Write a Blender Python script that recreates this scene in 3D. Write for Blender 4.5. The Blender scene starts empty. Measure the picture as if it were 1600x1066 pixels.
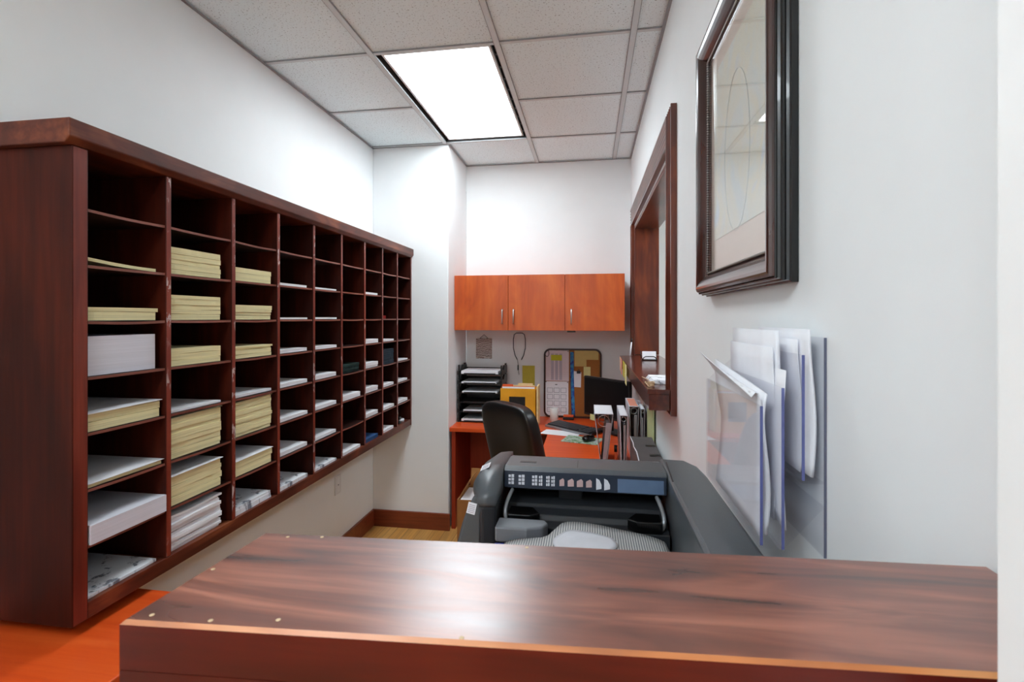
import bpy, bmesh, math, random
from mathutils import Vector, Matrix
random.seed(7)
S = bpy.context.scene
COL = S.collection
H = 1.54            # eye height above the floor; all z below are given relative to the eye
PI = math.pi

# ------------------------------------------------------------------ camera, world, light level
cam_d = bpy.data.cameras.new('camera'); cam = bpy.data.objects.new('camera', cam_d); COL.objects.link(cam)
cam.location = (0, 0, H); cam.rotation_euler = (PI/2, 0, 0.1566)
cam_d.sensor_width = 36; cam_d.lens = 772/1600*36; cam_d.shift_y = -37/1600
cam_d.clip_start = 0.02
cam_d.dof.use_dof = True; cam_d.dof.focus_distance = 2.4; cam_d.dof.aperture_fstop = 14
S.camera = cam
w = bpy.data.worlds.new('world'); S.world = w; w.use_nodes = True
w.node_tree.nodes['Background'].inputs[0].default_value = (0.9, 0.95, 1, 1)
w.node_tree.nodes['Background'].inputs[1].default_value = 0.4
S.view_settings.view_transform = 'Standard'; S.view_settings.look = 'None'
S.view_settings.exposure = 0.70; S.view_settings.gamma = 1.0; S.view_settings.use_curve_mapping = False
try:
    S.cycles.use_denoising = True; S.cycles.max_bounces = 14; S.cycles.diffuse_bounces = 8
    S.cycles.transparent_max_bounces = 24; S.cycles.caustics_reflective = False; S.cycles.caustics_refractive = False
except Exception: pass
LAMP_MAIN, FILL_HALL, FILL_LOBBY = 8.6, 14.0, 9.0  # hall and lobby strengths drive added, unseen fill panels

# ------------------------------------------------------------------ mesh helpers
class MB:
    def __init__(s, xf=None):
        s.v = []; s.f = []; s.m = []; s.s = []; s.xf = xf
    def add(s, vs, fs, m=0, smooth=False):
        o = len(s.v)
        for p in vs:
            p = Vector(p)
            s.v.append(s.xf(p) if s.xf else p)
        for f in fs:
            s.f.append([o+i for i in f]); s.m.append(m); s.s.append(smooth)
    def box(s, x0, x1, y0, y1, z0, z1, m=0):
        s.add([(x0,y0,z0),(x1,y0,z0),(x1,y1,z0),(x0,y1,z0),(x0,y0,z1),(x1,y0,z1),(x1,y1,z1),(x0,y1,z1)],
              [(0,3,2,1),(4,5,6,7),(0,1,5,4),(1,2,6,5),(2,3,7,6),(3,0,4,7)], m)
        return s
    def prism(s, pts, axis, a, b, m=0, smooth=False):
        n = len(pts)
        def P(p, t):
            return {'x': (t,p[0],p[1]), 'y': (p[0],t,p[1]), 'z': (p[0],p[1],t)}[axis]
        vs = [P(p,a) for p in pts]+[P(p,b) for p in pts]
        s.add(vs, [tuple(range(n))[::-1], tuple(range(n,2*n))], m)
        o = len(s.v)-2*n
        for i in range(n):
            j = (i+1)%n
            s.f.append([o+i,o+j,o+n+j,o+n+i]); s.m.append(m); s.s.append(smooth)
        return s
    def tube(s, path, r, n=8, closed=False, m=0):
        path = [Vector(p) for p in path]; k = len(path); vs = []; up = None
        for i, p in enumerate(path):
            a = path[(i-1)%k] if (closed or i > 0) else p
            b = path[(i+1)%k] if (closed or i < k-1) else p
            t = (b-a).normalized()
            if up is None:
                up = Vector((0,0,1)) if abs(t.z) < .9 else Vector((1,0,0))
            u = up - t*up.dot(t)
            if u.length < 1e-6: u = Vector((1,0,0)).cross(t)
            u.normalize(); up = u; w_ = t.cross(u)
            rr = r[i] if isinstance(r, (list,tuple)) else r
            for q in range(n):
                an = 2*PI*q/n
                vs.append(p+u*math.cos(an)*rr+w_*math.sin(an)*rr)
        fs = []
        for i in range(k if closed else k-1):
            i2 = (i+1)%k
            for q in range(n):
                q2 = (q+1)%n
                fs.append((i*n+q, i*n+q2, i2*n+q2, i2*n+q))
        s.add(vs, fs, m, True)
        if not closed:
            o = len(s.v)-k*n
            s.f.append([o+q for q in range(n)][::-1]); s.m.append(m); s.s.append(False)
            s.f.append([o+(k-1)*n+q for q in range(n)]); s.m.append(m); s.s.append(False)
        return s
    def lathe(s, prof, c, n=24, m=0, smooth=True):
        vs = []; fs = []
        for r, z in prof:
            for q in range(n):
                a = 2*PI*q/n
                vs.append((c[0]+r*math.cos(a), c[1]+r*math.sin(a), c[2]+z))
        k = len(prof)
        for i in range(k-1):
            for q in range(n):
                q2 = (q+1)%n
                fs.append((i*n+q, i*n+q2, (i+1)*n+q2, (i+1)*n+q))
        s.add(vs, fs, m, smooth)
        o = len(s.v)-k*n
        s.f.append([o+q for q in range(n)][::-1]); s.m.append(m); s.s.append(False)
        s.f.append([o+(k-1)*n+q for q in range(n)]); s.m.append(m); s.s.append(False)
        return s
    def sheet(s, fn, nu, nv, th, m=0, smooth=True):
        """a thin curved sheet with real thickness; fn(u,v) -> point"""
        P = [[Vector(fn(i/nu, j/nv)) for j in range(nv+1)] for i in range(nu+1)]
        top = []; bot = []
        for i in range(nu+1):
            for j in range(nv+1):
                du = P[min(i+1,nu)][j]-P[max(i-1,0)][j]; dv = P[i][min(j+1,nv)]-P[i][max(j-1,0)]
                n = du.cross(dv)
                n = n.normalized() if n.length > 1e-12 else Vector((0,0,1))
                top.append(P[i][j]+n*th/2); bot.append(P[i][j]-n*th/2)
        W = nv+1; N = len(top); fs = []
        for i in range(nu):
            for j in range(nv):
                a,b,c,d = i*W+j, (i+1)*W+j, (i+1)*W+j+1, i*W+j+1
                fs.append((a,b,c,d)); fs.append((N+d,N+c,N+b,N+a))
        for i in range(nu):
            fs.append((i*W, N+i*W, N+(i+1)*W, (i+1)*W)); j = nv
            fs.append((i*W+j, (i+1)*W+j, N+(i+1)*W+j, N+i*W+j))
        for j in range(nv):
            fs.append((j, j+1, N+j+1, N+j)); i = nu
            fs.append((i*W+j, N+i*W+j, N+i*W+j+1, i*W+j+1))
        s.add(top+bot, fs, m, smooth)
        return s
    def superq(s, c, rx, ry, rz, e1=.4, e2=.4, nu=40, nv=20, bend=None, m=0):
        sp = lambda a, e: math.copysign(abs(a)**e, a)
        vs = []; fs = []
        for j in range(nv+1):
            v = -PI/2+PI*j/nv
            for i in range(nu):
                u = 2*PI*i/nu
                p = Vector((rx*sp(math.cos(v),e1)*sp(math.cos(u),e2), ry*sp(math.cos(v),e1)*sp(math.sin(u),e2), rz*sp(math.sin(v),e1)))
                if bend: p = Vector(bend(p))
                vs.append(p+Vector(c))
        for j in range(nv):
            for i in range(nu):
                i2 = (i+1)%nu
                fs.append((j*nu+i, j*nu+i2, (j+1)*nu+i2, (j+1)*nu+i))
        s.add(vs, fs, m, True)
        return s

def set_props(o, label=None, cat=None, group=None, kind=None):
    if label: o['label'] = label
    if cat: o['category'] = cat
    if group: o['group'] = group
    if kind: o['kind'] = kind

def root_loc(p):
    l = Vector((0,0,0))
    while p is not None:
        l = l+Vector(p.location); p = p.parent
    return l

def build(name, mb, mats, parent=None, bevel=0, seg=2, keep=False):
    if not isinstance(mats, (list,tuple)): mats = [mats]
    pts = [Vector((p.x,p.y,p.z+H)) for p in mb.v]
    if parent is None:
        xs = [p.x for p in pts]; ys = [p.y for p in pts]; zs = [p.z for p in pts]
        loc = Vector(((min(xs)+max(xs))/2, (min(ys)+max(ys))/2, min(zs)))
    else: loc = root_loc(parent)
    me = bpy.data.meshes.new(name)
    me.from_pydata([p-loc for p in pts], [], mb.f)
    for i, pl in enumerate(me.polygons):
        pl.material_index = mb.m[i]; pl.use_smooth = mb.s[i]
    bm = bmesh.new(); bm.from_mesh(me)
    bmesh.ops.remove_doubles(bm, verts=bm.verts, dist=1e-6)
    bmesh.ops.recalc_face_normals(bm, faces=bm.faces)
    if bevel:
        es = [e for e in bm.edges if len(e.link_faces) == 2 and e.calc_face_angle(0) > .5]
        bmesh.ops.bevel(bm, geom=es, offset=bevel, segments=seg, profile=.5, affect='EDGES', clamp_overlap=True)
    bm.to_mesh(me); bm.free()
    for m in mats: me.materials.append(m)
    o = bpy.data.objects.new(name, me); COL.objects.link(o)
    if parent is None: o.location = loc
    else: o.parent = parent
    return o

def thing(name, label, cat, loc, group=None):
    o = bpy.data.objects.new(name, None); COL.objects.link(o)
    o.empty_display_size = .1
    o.location = (loc[0], loc[1], loc[2]+H)
    set_props(o, label, cat, group); return o

def single(name, mb, mats, label, cat, group=None, bevel=0, seg=2):
    o = build(name, mb, mats, None, bevel, seg); set_props(o, label, cat, group); return o

def struct(name, mb, mats, parent=None, bevel=0):
    o = build(name, mb, mats, parent, bevel)
    if parent is None: o['kind'] = 'structure'
    return o

def frame_xf(origin, rz=0, tilt=0):
    """local frame: tilt about local x, then turn about z, then move"""
    M = Matrix.Translation(Vector(origin)) @ Matrix.Rotation(rz, 4, 'Z') @ Matrix.Rotation(tilt, 4, 'X')
    return lambda p: M @ p

# ------------------------------------------------------------------ materials
def srgb(r, g, b):
    f = lambda c: (c/255/12.92) if c/255 <= .04045 else ((c/255+.055)/1.055)**2.4
    return (f(r), f(g), f(b), 1)

def new_mat(name):
    m = bpy.data.materials.new(name); m.use_nodes = True
    nt = m.node_tree; b = nt.nodes['Principled BSDF']
    return m, nt, b

def ramp(nt, stops):
    r = nt.nodes.new('ShaderNodeValToRGB')
    while len(r.color_ramp.elements) < len(stops): r.color_ramp.elements.new(.5)
    for e, (p, c) in zip(r.color_ramp.elements, stops): e.position = p; e.color = c
    return r

def noise(nt, scale, vec=None, detail=4, rough=.55, dist=0):
    n = nt.nodes.new('ShaderNodeTexNoise'); n.inputs['Scale'].default_value = scale
    n.inputs['Detail'].default_value = detail; n.inputs['Roughness'].default_value = rough
    n.inputs['Distortion'].default_value = dist
    if vec is not None: nt.links.new(vec, n.inputs['Vector'])
    return n

def coords(nt, sc=(1,1,1), kind='Object', rot=(0,0,0)):
    t = nt.nodes.new('ShaderNodeTexCoord'); mp = nt.nodes.new('ShaderNodeMapping')
    mp.inputs['Scale'].default_value = sc; mp.inputs['Rotation'].default_value = rot
    nt.links.new(t.outputs[kind], mp.inputs['Vector']); return mp.outputs['Vector']

def add_bump(nt, b, hgt, strength, dist=.002):
    bp = nt.nodes.new('ShaderNodeBump'); bp.inputs['Strength'].default_value = strength
    bp.inputs['Distance'].default_value = dist
    nt.links.new(hgt, bp.inputs['Height']); nt.links.new(bp.outputs[0], b.inputs['Normal'])

def plain(name, col, rough=.5, metal=0, var=.06, vs=30, coat=0, spec=.5, bump=0):
    m, nt, b = new_mat(name)
    n = noise(nt, vs, coords(nt))
    lo = tuple(c*(1-var) for c in col[:3])+(1,); hi = tuple(min(1,c*(1+var)) for c in col[:3])+(1,)
    r = ramp(nt, [(.3,lo),(.7,hi)])
    nt.links.new(n.outputs['Fac'], r.inputs[0]); nt.links.new(r.outputs[0], b.inputs['Base Color'])
    b.inputs['Roughness'].default_value = rough; b.inputs['Metallic'].default_value = metal
    b.inputs['Coat Weight'].default_value = coat; b.inputs['Specular IOR Level'].default_value = spec
    if bump: add_bump(nt, b, n.outputs['Fac'], bump)
    return m

def wood(name, dark, mid, light, axis='z', fine=40, rough=.35, coat=.3, blotch=.5, bscale=3, chips=None, rvar=.0, spec=.5, coat_rough=.15, stretch=.3):
    m, nt, b = new_mat(name)
    k = {'x': (.06,1,1), 'y': (1,.06,1), 'z': (1,1,.06)}[axis]
    n1 = noise(nt, fine, coords(nt, k), 6, .6, .4)
    k2 = {'x': (stretch,1,1), 'y': (1,stretch,1), 'z': (1,1,stretch)}[axis]
    n2 = noise(nt, bscale, coords(nt, k2), 3, .55, 1.2)
    mx = nt.nodes.new('ShaderNodeMix'); mx.data_type = 'FLOAT'; mx.inputs[0].default_value = blotch
    nt.links.new(n1.outputs['Fac'], mx.inputs[2]); nt.links.new(n2.outputs['Fac'], mx.inputs[3])
    r = ramp(nt, [(.32,dark),(.5,mid),(.7,light)])
    nt.links.new(mx.outputs[0], r.inputs[0])
    out = r.outputs[0]
    if chips is not None:
        nc = noise(nt, 60, coords(nt, (1,1,.35)), 3, .6, .5)
        rc = ramp(nt, [(.57,(0,0,0,1)),(.60,(1,1,1,1))])
        nt.links.new(nc.outputs['Fac'], rc.inputs[0])
        nb_ = noise(nt, 5, coords(nt), 2)
        rb = ramp(nt, [(.5,(0,0,0,1)),(.6,(1,1,1,1))]); nt.links.new(nb_.outputs['Fac'], rb.inputs[0])
        mm = nt.nodes.new('ShaderNodeMath'); mm.operation = 'MULTIPLY'
        nt.links.new(rc.outputs[0], mm.inputs[0]); nt.links.new(rb.outputs[0], mm.inputs[1])
        mc = nt.nodes.new('ShaderNodeMix'); mc.data_type = 'RGBA'
        nt.links.new(mm.outputs[0], mc.inputs[0]); nt.links.new(out, mc.inputs[6]); mc.inputs[7].default_value = chips
        out = mc.outputs[2]
    nt.links.new(out, b.inputs['Base Color'])
    b.inputs['Roughness'].default_value = rough; b.inputs['Coat Weight'].default_value = coat
    b.inputs['Coat Roughness'].default_value = coat_rough; b.inputs['Specular IOR Level'].default_value = spec
    if rvar:
        rr = nt.nodes.new('ShaderNodeMapRange'); rr.inputs[3].default_value = max(.02,rough-rvar); rr.inputs[4].default_value = rough+rvar
        nt.links.new(n2.outputs['Fac'], rr.inputs[0]); nt.links.new(rr.outputs[0], b.inputs['Roughness'])
    add_bump(nt, b, n1.outputs['Fac'], .12, .001)
    return m

def emit(name, col, s):
    m, nt, b = new_mat(name)
    b.inputs['Base Color'].default_value = (.8,.8,.8,1)
    b.inputs['Emission Color'].default_value = col; b.inputs['Emission Strength'].default_value = s
    return m

def clear(name, tint, base=.04, top=.6, power=5):
    """clear sheet: mirror share grows towards grazing angles"""
    m = bpy.data.materials.new(name); m.use_nodes = True; nt = m.node_tree
    for n in list(nt.nodes): nt.nodes.remove(n)
    o = nt.nodes.new('ShaderNodeOutputMaterial'); t = nt.nodes.new('ShaderNodeBsdfTransparent'); g = nt.nodes.new('ShaderNodeBsdfGlossy')
    lw = nt.nodes.new('ShaderNodeLayerWeight'); lw.inputs[0].default_value = .5
    pw = nt.nodes.new('ShaderNodeMath'); pw.operation = 'POWER'; pw.inputs[1].default_value = power
    ma = nt.nodes.new('ShaderNodeMath'); ma.operation = 'MULTIPLY_ADD'; ma.inputs[1].default_value = top; ma.inputs[2].default_value = base
    mx = nt.nodes.new('ShaderNodeMixShader')
    t.inputs[0].default_value = tint; g.inputs['Roughness'].default_value = .02
    nt.links.new(lw.outputs['Facing'], pw.inputs[0]); nt.links.new(pw.outputs[0], ma.inputs[0]); nt.links.new(ma.outputs[0], mx.inputs[0])
    nt.links.new(t.outputs[0], mx.inputs[1]); nt.links.new(g.outputs[0], mx.inputs[2]); nt.links.new(mx.outputs[0], o.inputs[0])
    return m

def paper(name, col, line=.75, freq=500, printed=None):
    """sheets: fine lines on the cut edges (along z)"""
    m, nt, b = new_mat(name)
    n = noise(nt, 1, coords(nt, (4,4,freq)), 2, .6)
    r = ramp(nt, [(.35, tuple(c*line for c in col[:3])+(1,)), (.6, col)])
    nt.links.new(n.outputs['Fac'], r.inputs[0]); out = r.outputs[0]
    if printed is not None:
        n2 = noise(nt, 22, coords(nt, (1,1,.01)), 4, .7, .3)
        r2 = ramp(nt, [(.54,(0,0,0,1)),(.62,(1,1,1,1))]); nt.links.new(n2.outputs['Fac'], r2.inputs[0])
        mx = nt.nodes.new('ShaderNodeMix'); mx.data_type = 'RGBA'
        nt.links.new(r2.outputs[0], mx.inputs[0]); nt.links.new(out, mx.inputs[6]); mx.inputs[7].default_value = printed
        out = mx.outputs[2]
    nt.links.new(out, b.inputs['Base Color']); b.inputs['Roughness'].default_value = .8
    b.inputs['Specular IOR Level'].default_value = .2
    return m

M = {}
M['wall'] = plain('wall paint', (.865,.888,.895,1), .75, var=.012, vs=6, spec=.25, bump=.03)
M['jamb'] = plain('white trim paint', (.86,.86,.86,1), .5, var=.01)
M['white_metal'] = plain('white enamel', (.8,.8,.8,1), .4, var=.02)
M['dark_gap'] = plain('dark housing', (.05,.05,.05,1), .7)

def ceiling_mat():
    m, nt, b = new_mat('speckled ceiling tile')
    v = coords(nt)
    n = noise(nt, 130, v, 3, .6)
    r = ramp(nt, [(.34,(.34,.385,.40,1)),(.40,(.82,.925,.955,1))]); nt.links.new(n.outputs['Fac'], r.inputs[0])
    nt.links.new(r.outputs[0], b.inputs['Base Color']); b.inputs['Roughness'].default_value = .9
    add_bump(nt, b, r.outputs[0], .3, .002); return m
M['ceiling'] = ceiling_mat()

def floor_mat():
    m, nt, b = new_mat('bamboo strip flooring')
    v = coords(nt, (1,1,1))
    br = nt.nodes.new('ShaderNodeTexBrick'); nt.links.new(coords(nt, (1,1,1), rot=(0,0,PI/2)), br.inputs['Vector'])
    br.inputs['Scale'].default_value = 1; br.inputs['Brick Width'].default_value = 1.2; br.inputs['Row Height'].default_value = .09
    br.inputs['Mortar Size'].default_value = .0012
    br.inputs['Color1'].default_value = srgb(222,170,100); br.inputs['Color2'].default_value = srgb(204,148,78); br.inputs['Mortar'].default_value = srgb(120,78,34)
    n = noise(nt, 60, coords(nt, (1,.05,1)), 4)
    r = ramp(nt, [(.35,(.75,.75,.75,1)),(.65,(1.08,1.06,1.02,1))]); nt.links.new(n.outputs['Fac'], r.inputs[0])
    mx = nt.nodes.new('ShaderNodeMix'); mx.data_type = 'RGBA'; mx.blend_type = 'MULTIPLY'; mx.inputs[0].default_value = 1
    nt.links.new(br.outputs[0], mx.inputs[6]); nt.links.new(r.outputs[0], mx.inputs[7]); nt.links.new(mx.outputs[2], b.inputs['Base Color'])
    b.inputs['Roughness'].default_value = .4; return m
M['floor'] = floor_mat()
M['base'] = wood('baseboard wood', srgb(86,34,18), srgb(122,54,30), srgb(146,72,42), 'x', 50, .4, .2)
M['mahog'] = wood('dark mahogany stain', srgb(24,6,2), srgb(54,15,6), srgb(84,28,12), 'z', 45, .5, .02, .65, spec=.2)
M['mahog_h'] = wood('dark mahogany stain lengthwise', srgb(50,20,13), srgb(96,42,26), srgb(150,84,50), 'y', 45, .42, .08, .72, 7, spec=.35)
M['mahog_shade'] = wood('dark mahogany with painted shade', srgb(15,5,3), srgb(38,12,7), srgb(64,23,13), 'y', 45, .45, .08, .5)  # darker copy: pigeonhole shade is put into the colour
M['mahog_chip_lit'] = wood('lit toned mahogany with chipped finish', srgb(78,24,14), srgb(122,42,26), srgb(156,70,48), 'z', 45, .42, .08, .5, chips=srgb(200,180,176))  # real chips; base colour lightened as if the fronts were lit
M['mahog_lit'] = wood('mahogany front edge painted lit', srgb(66,20,12), srgb(108,36,22), srgb(140,58,38), 'z', 45, .42, .08, .5)  # lighter copy: light on the front face is in the colour
M['shelf_edge_lit'] = wood('shelf front edge painted lit', srgb(84,40,30), srgb(128,72,58), srgb(160,104,90), 'y', 60, .42, .08, .5)  # front edges coloured lighter as if catching light
M['casing'] = wood('red brown window timber', srgb(50,18,11), srgb(96,38,20), srgb(150,72,32), 'z', 30, .3, .4, .7, 5)
M['casing_h'] = wood('red brown window timber lengthwise', srgb(54,22,14), srgb(92,40,24), srgb(128,66,40), 'y', 30, .28, .4, .6, 5)
M['ledge'] = wood('polished ledge timber', srgb(50,18,12), srgb(84,34,22), srgb(116,52,32), 'y', 40, .22, .5, .5)
M['counter'] = wood('worn glossy counter top', srgb(62,34,30), srgb(120,66,50), srgb(176,110,86), 'x', 34, .33, .6, .66, 30, rvar=.16, coat_rough=.26, spec=.8, stretch=.14)  # worn grain; pale streaks also lightened to mimic sheen from the walls
M['counter_f'] = wood('counter front timber', srgb(40,6,4), srgb(84,17,8), srgb(122,36,16), 'x', 26, .4, .1, .6, 8, spec=.3)
M['counter_edge'] = wood('worn bare wood edge', srgb(120,62,34), srgb(186,112,60), srgb(214,150,96), 'x', 30, .45, .1, .7, 14)
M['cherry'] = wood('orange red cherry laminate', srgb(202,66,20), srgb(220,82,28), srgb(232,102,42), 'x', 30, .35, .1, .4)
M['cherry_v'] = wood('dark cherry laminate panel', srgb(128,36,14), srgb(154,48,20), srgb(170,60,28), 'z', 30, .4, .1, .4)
M['cab'] = wood('cherry cabinet door', srgb(164,62,14), srgb(192,82,22), srgb(212,104,36), 'z', 22, .38, .15, .6, 7)
M['black'] = plain('black plastic', srgb(22,22,24), .4, var=.1)
M['black_g'] = plain('glossy black plastic', srgb(12,12,13), .15, var=.05)
M['leather'] = plain('black leather', srgb(20,20,20), .36, var=.15, vs=120, bump=.25)
M['grey_pl'] = plain('charcoal plastic', srgb(78,82,86), .38, var=.05, vs=200)
M['grey_pl2'] = plain('mid grey plastic', srgb(108,110,116), .4, var=.04)
M['dark_pl'] = plain('near black printer plastic', srgb(40,42,46), .4, var=.06)
M['panel_blue'] = plain('dark blue panel strip', srgb(44,52,66), .3, var=.05)
M['panel_glass'] = plain('blue grey display strip', srgb(96,116,144), .25, var=.06)
M['chrome'] = plain('brushed metal', (.62,.62,.62,1), .28, metal=1, var=.05)
M['silver'] = plain('silver plastic', srgb(150,152,156), .3, metal=.4)
M['white_p'] = paper('white paper', srgb(238,238,242), .82)
M['white_flat'] = plain('white sheet', srgb(235,235,240), .8, var=.02, spec=.2)
M['print_p'] = paper('printed white paper', srgb(234,235,240), .85, printed=srgb(120,122,132))
M['cream_p'] = paper('cream paper', srgb(238,228,178), .80)
M['cream_w'] = paper('pale cream paper', srgb(232,226,188), .7)
M['green_p'] = paper('dark green booklets', srgb(30,52,50), .5)
M['teal_p'] = paper('dark slate booklets', srgb(44,58,70), .5)
M['blue_p'] = paper('blue booklet', srgb(50,82,128), .6)
M['pad_p'] = paper('smooth white pad', srgb(222,222,232), .93, 300)
M['red'] = plain('dark red card', srgb(170,40,34), .6)
M['yellow'] = plain('yellow folder card', srgb(224,158,24), .6, var=.12, vs=8)
M['yellow_n'] = plain('yellow note paper', srgb(206,190,74), .8, var=.04)
M['pale_y'] = plain('pale yellow note', srgb(222,214,150), .8, var=.03)
M['tan_y'] = plain('faded yellow sheet', srgb(206,180,112), .8, var=.05)
M['orange'] = plain('orange card', srgb(222,92,40), .6)
M['pink'] = plain('salmon label', srgb(232,152,128), .7)
M['manila'] = plain('manila card', srgb(232,206,150), .75)
M['ink'] = plain('black ink', srgb(30,30,34), .6)
M['grey_ink'] = plain('grey print', srgb(186,178,190), .8, var=.05, vs=300)
M['grey_line'] = plain('pale grey print', srgb(146,146,160), .8)
M['lime'] = plain('yellow green highlight', srgb(200,200,50), .8)
M['pinkwhite'] = plain('pinkish white sheet', srgb(226,212,216), .8, var=.02)
M['cork'] = plain('cork', srgb(160,100,46), .9, var=.25, vs=180, bump=.3)
M['board_frame'] = plain('dark brown frame', srgb(52,26,18), .4, var=.1)
M['mug'] = plain('off white ceramic', srgb(214,210,206), .3, var=.02)
M['cardboard'] = plain('brown cardboard', srgb(164,112,60), .85, var=.06)
M['binder_w'] = plain('white vinyl', srgb(214,216,224), .35, var=.02)
M['binder_in'] = plain('grey binder board', srgb(170,164,166), .5, var=.05)
M['binder_d'] = plain('dark grey board', srgb(74,66,66), .5)
M['folder_g'] = plain('pale green card', srgb(196,204,150), .7)
M['doc_box'] = plain('dark grey card box', srgb(82,78,78), .6, var=.08)
M['string'] = plain('tan twine', srgb(206,176,140), .8)
M['cable'] = plain('dark grey cord', srgb(60,64,70), .5)
M['moulding'] = wood('dark brown lacquered moulding', srgb(36,16,12), srgb(62,30,24), srgb(92,44,32), 'z', 30, .22, .6, .5)
M['frame_black'] = plain('black lacquer', srgb(10,10,12), .22, var=.1, coat=.3)
M['bead'] = plain('pewter bead', srgb(170,168,164), .3, metal=.8)
M['mat_board'] = plain('pinkish mat board', srgb(226,208,194), .8, var=.02)
M['glass'] = clear('picture glass', (.995,.997,.997,1), .04, .55, 4)
M['acrylic'] = clear('clear acrylic', (.975,.975,.985,1), .03, .5, 5)
M['acry_edge'] = plain('blue acrylic edge', srgb(92,98,150), .2, var=.1)
M['diffuser'] = emit('lit diffuser', (.90,1,1.06,1), LAMP_MAIN)
M['fill_diffuser_h'] = emit('added hall fill panel', (.90,1,1.06,1), FILL_HALL)  # added fill behind the camera, no known source
M['fill_diffuser_l'] = emit('added lobby fill panel', (.92,1,1.06,1), FILL_LOBBY)  # added unseen source to brighten the lobby

def stripes_mat(name, c1, c2, scale, axis='X'):
    m, nt, b = new_mat(name)
    wv = nt.nodes.new('ShaderNodeTexWave'); wv.bands_direction = axis; wv.inputs['Scale'].default_value = scale
    wv.inputs['Distortion'].default_value = .6; wv.inputs['Detail'].default_value = 1
    nt.links.new(coords(nt), wv.inputs['Vector'])
    r = ramp(nt, [(.3,c1),(.6,c2)]); nt.links.new(wv.outputs['Fac'], r.inputs[0]); nt.links.new(r.outputs[0], b.inputs['Base Color'])
    b.inputs['Roughness'].default_value = .6; return m
M['striped'] = stripes_mat('grey striped paper', srgb(104,106,112), srgb(190,188,184), 62)

def swirl_mat(name, c1, c2, scale, dist, lo=.45, hi=.55):
    m, nt, b = new_mat(name)
    wv = nt.nodes.new('ShaderNodeTexWave'); wv.wave_type = 'RINGS'; wv.inputs['Scale'].default_value = scale
    wv.inputs['Distortion'].default_value = dist; wv.inputs['Detail'].default_value = 2; wv.inputs['Detail Scale'].default_value = 1.5
    nt.links.new(coords(nt), wv.inputs['Vector'])
    r = ramp(nt, [(lo,c1),(hi,c2)]); nt.links.new(wv.outputs['Fac'], r.inputs[0]); nt.links.new(r.outputs[0], b.inputs['Base Color'])
    b.inputs['Roughness'].default_value = .8; return m
M['plaque'] = swirl_mat('swirling line drawing', srgb(138,120,114), srgb(206,194,188), 24, 7)

def multi_mat(name, cols, scale):
    m, nt, b = new_mat(name)
    n = noise(nt, scale, coords(nt), 3, .6, 1)
    k = len(cols)
    r = ramp(nt, [(.3+.4*i/(k-1), c) for i, c in enumerate(cols)])
    nt.links.new(n.outputs['Fac'], r.inputs[0]); nt.links.new(r.outputs[0], b.inputs['Base Color'])
    b.inputs['Roughness'].default_value = .6; return m
M['lanyard'] = multi_mat('blue patterned ribbon', [srgb(40,36,90), srgb(34,90,180), srgb(60,150,190), srgb(60,60,140)], 28)
M['art'] = multi_mat('pale painted chart', [srgb(212,222,222), srgb(222,224,214), srgb(228,222,200), srgb(212,222,228)], 7)
M['photo'] = multi_mat('green photo print', [srgb(40,70,60), srgb(110,150,100), srgb(190,200,190), srgb(60,80,130)], 30)

# ------------------------------------------------------------------ the room
CZ, FZ = 1.2535, -1.54
LX, RX, CHX, CHY, BY = -1.59, .32, -1.012, 3.457, 3.985
GX, GY, TP = -1.031, 2.219, .61
struct('floor', MB().box(-1.7, 2.7, -2.1, 4.8, FZ-.06, FZ), M['floor'])
struct('wall_left', MB().box(LX-.1, LX, -2.1, BY+.1, FZ, CZ+.15), M['wall'])
struct('wall_chase', MB().box(LX, CHX, CHY, BY, FZ, CZ+.15), M['wall'], bevel=.006)
struct('wall_back', MB().box(CHX, RX+.16, BY, BY+.1, FZ, CZ+.15), M['wall'])
OY0, OY1, OZ0, OZ1, WT = 2.05, 3.69, -.355, .66, .16
struct('wall_right', MB().box(RX, RX+WT, .28, OY0, FZ, CZ+.15).box(RX, RX+WT, OY1, BY, FZ, CZ+.15)
       .box(RX, RX+WT, OY0, OY1, FZ, OZ0).box(RX, RX+WT, OY0, OY1, OZ1, CZ+.15), M['wall'])
struct('wall_front', MB().box(.2, 1.5, .08, .28, FZ, CZ+.15), M['jamb'])
struct('wall_hall', MB().box(LX, 1.6, -2.1, -2.0, FZ, CZ+.15).box(1.5, 1.6, -2.0, .28, FZ, CZ+.15), M['wall'])
struct('wall_lobby', MB().box(RX+WT, 2.7, 4.7, 4.8, FZ, CZ+.15).box(2.6, 2.7, .28, 4.7, FZ, CZ+.15).box(1.6, 2.6, .18, .28, FZ, CZ+.15), M['wall'])
# ceiling with openings for the seen and the added light fittings
holes = [(GX+.012, GX+TP-.012, GY+.012, GY+2*TP-.012), (GX+.012, GX+TP-.012, GY-6*TP+.012, GY-4*TP-.012), (1.2+.012, 1.81-.012, 2.0, 3.2)]
def ceiling_cells():
    mb = MB()
    xs = sorted({-1.7, 2.7, *[h[0] for h in holes], *[h[1] for h in holes]}); ys = sorted({-2.1, 4.8, *[h[2] for h in holes], *[h[3] for h in holes]})
    for x0, x1 in zip(xs, xs[1:]):
        for y0, y1 in zip(ys, ys[1:]):
            cx, cy = (x0+x1)/2, (y0+y1)/2
            if any(h[0] < cx < h[1] and h[2] < cy < h[3] for h in holes): continue
            mb.add([(x0,y0,CZ+.004),(x1,y0,CZ+.004),(x1,y1,CZ+.004),(x0,y1,CZ+.004)], [(0,3,2,1)])
            mb.add([(x0,y0,CZ+.16),(x1,y0,CZ+.16),(x1,y1,CZ+.16),(x0,y1,CZ+.16)], [(0,1,2,3)])
    return mb
struct('ceiling', ceiling_cells(), M['ceiling'])
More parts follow.
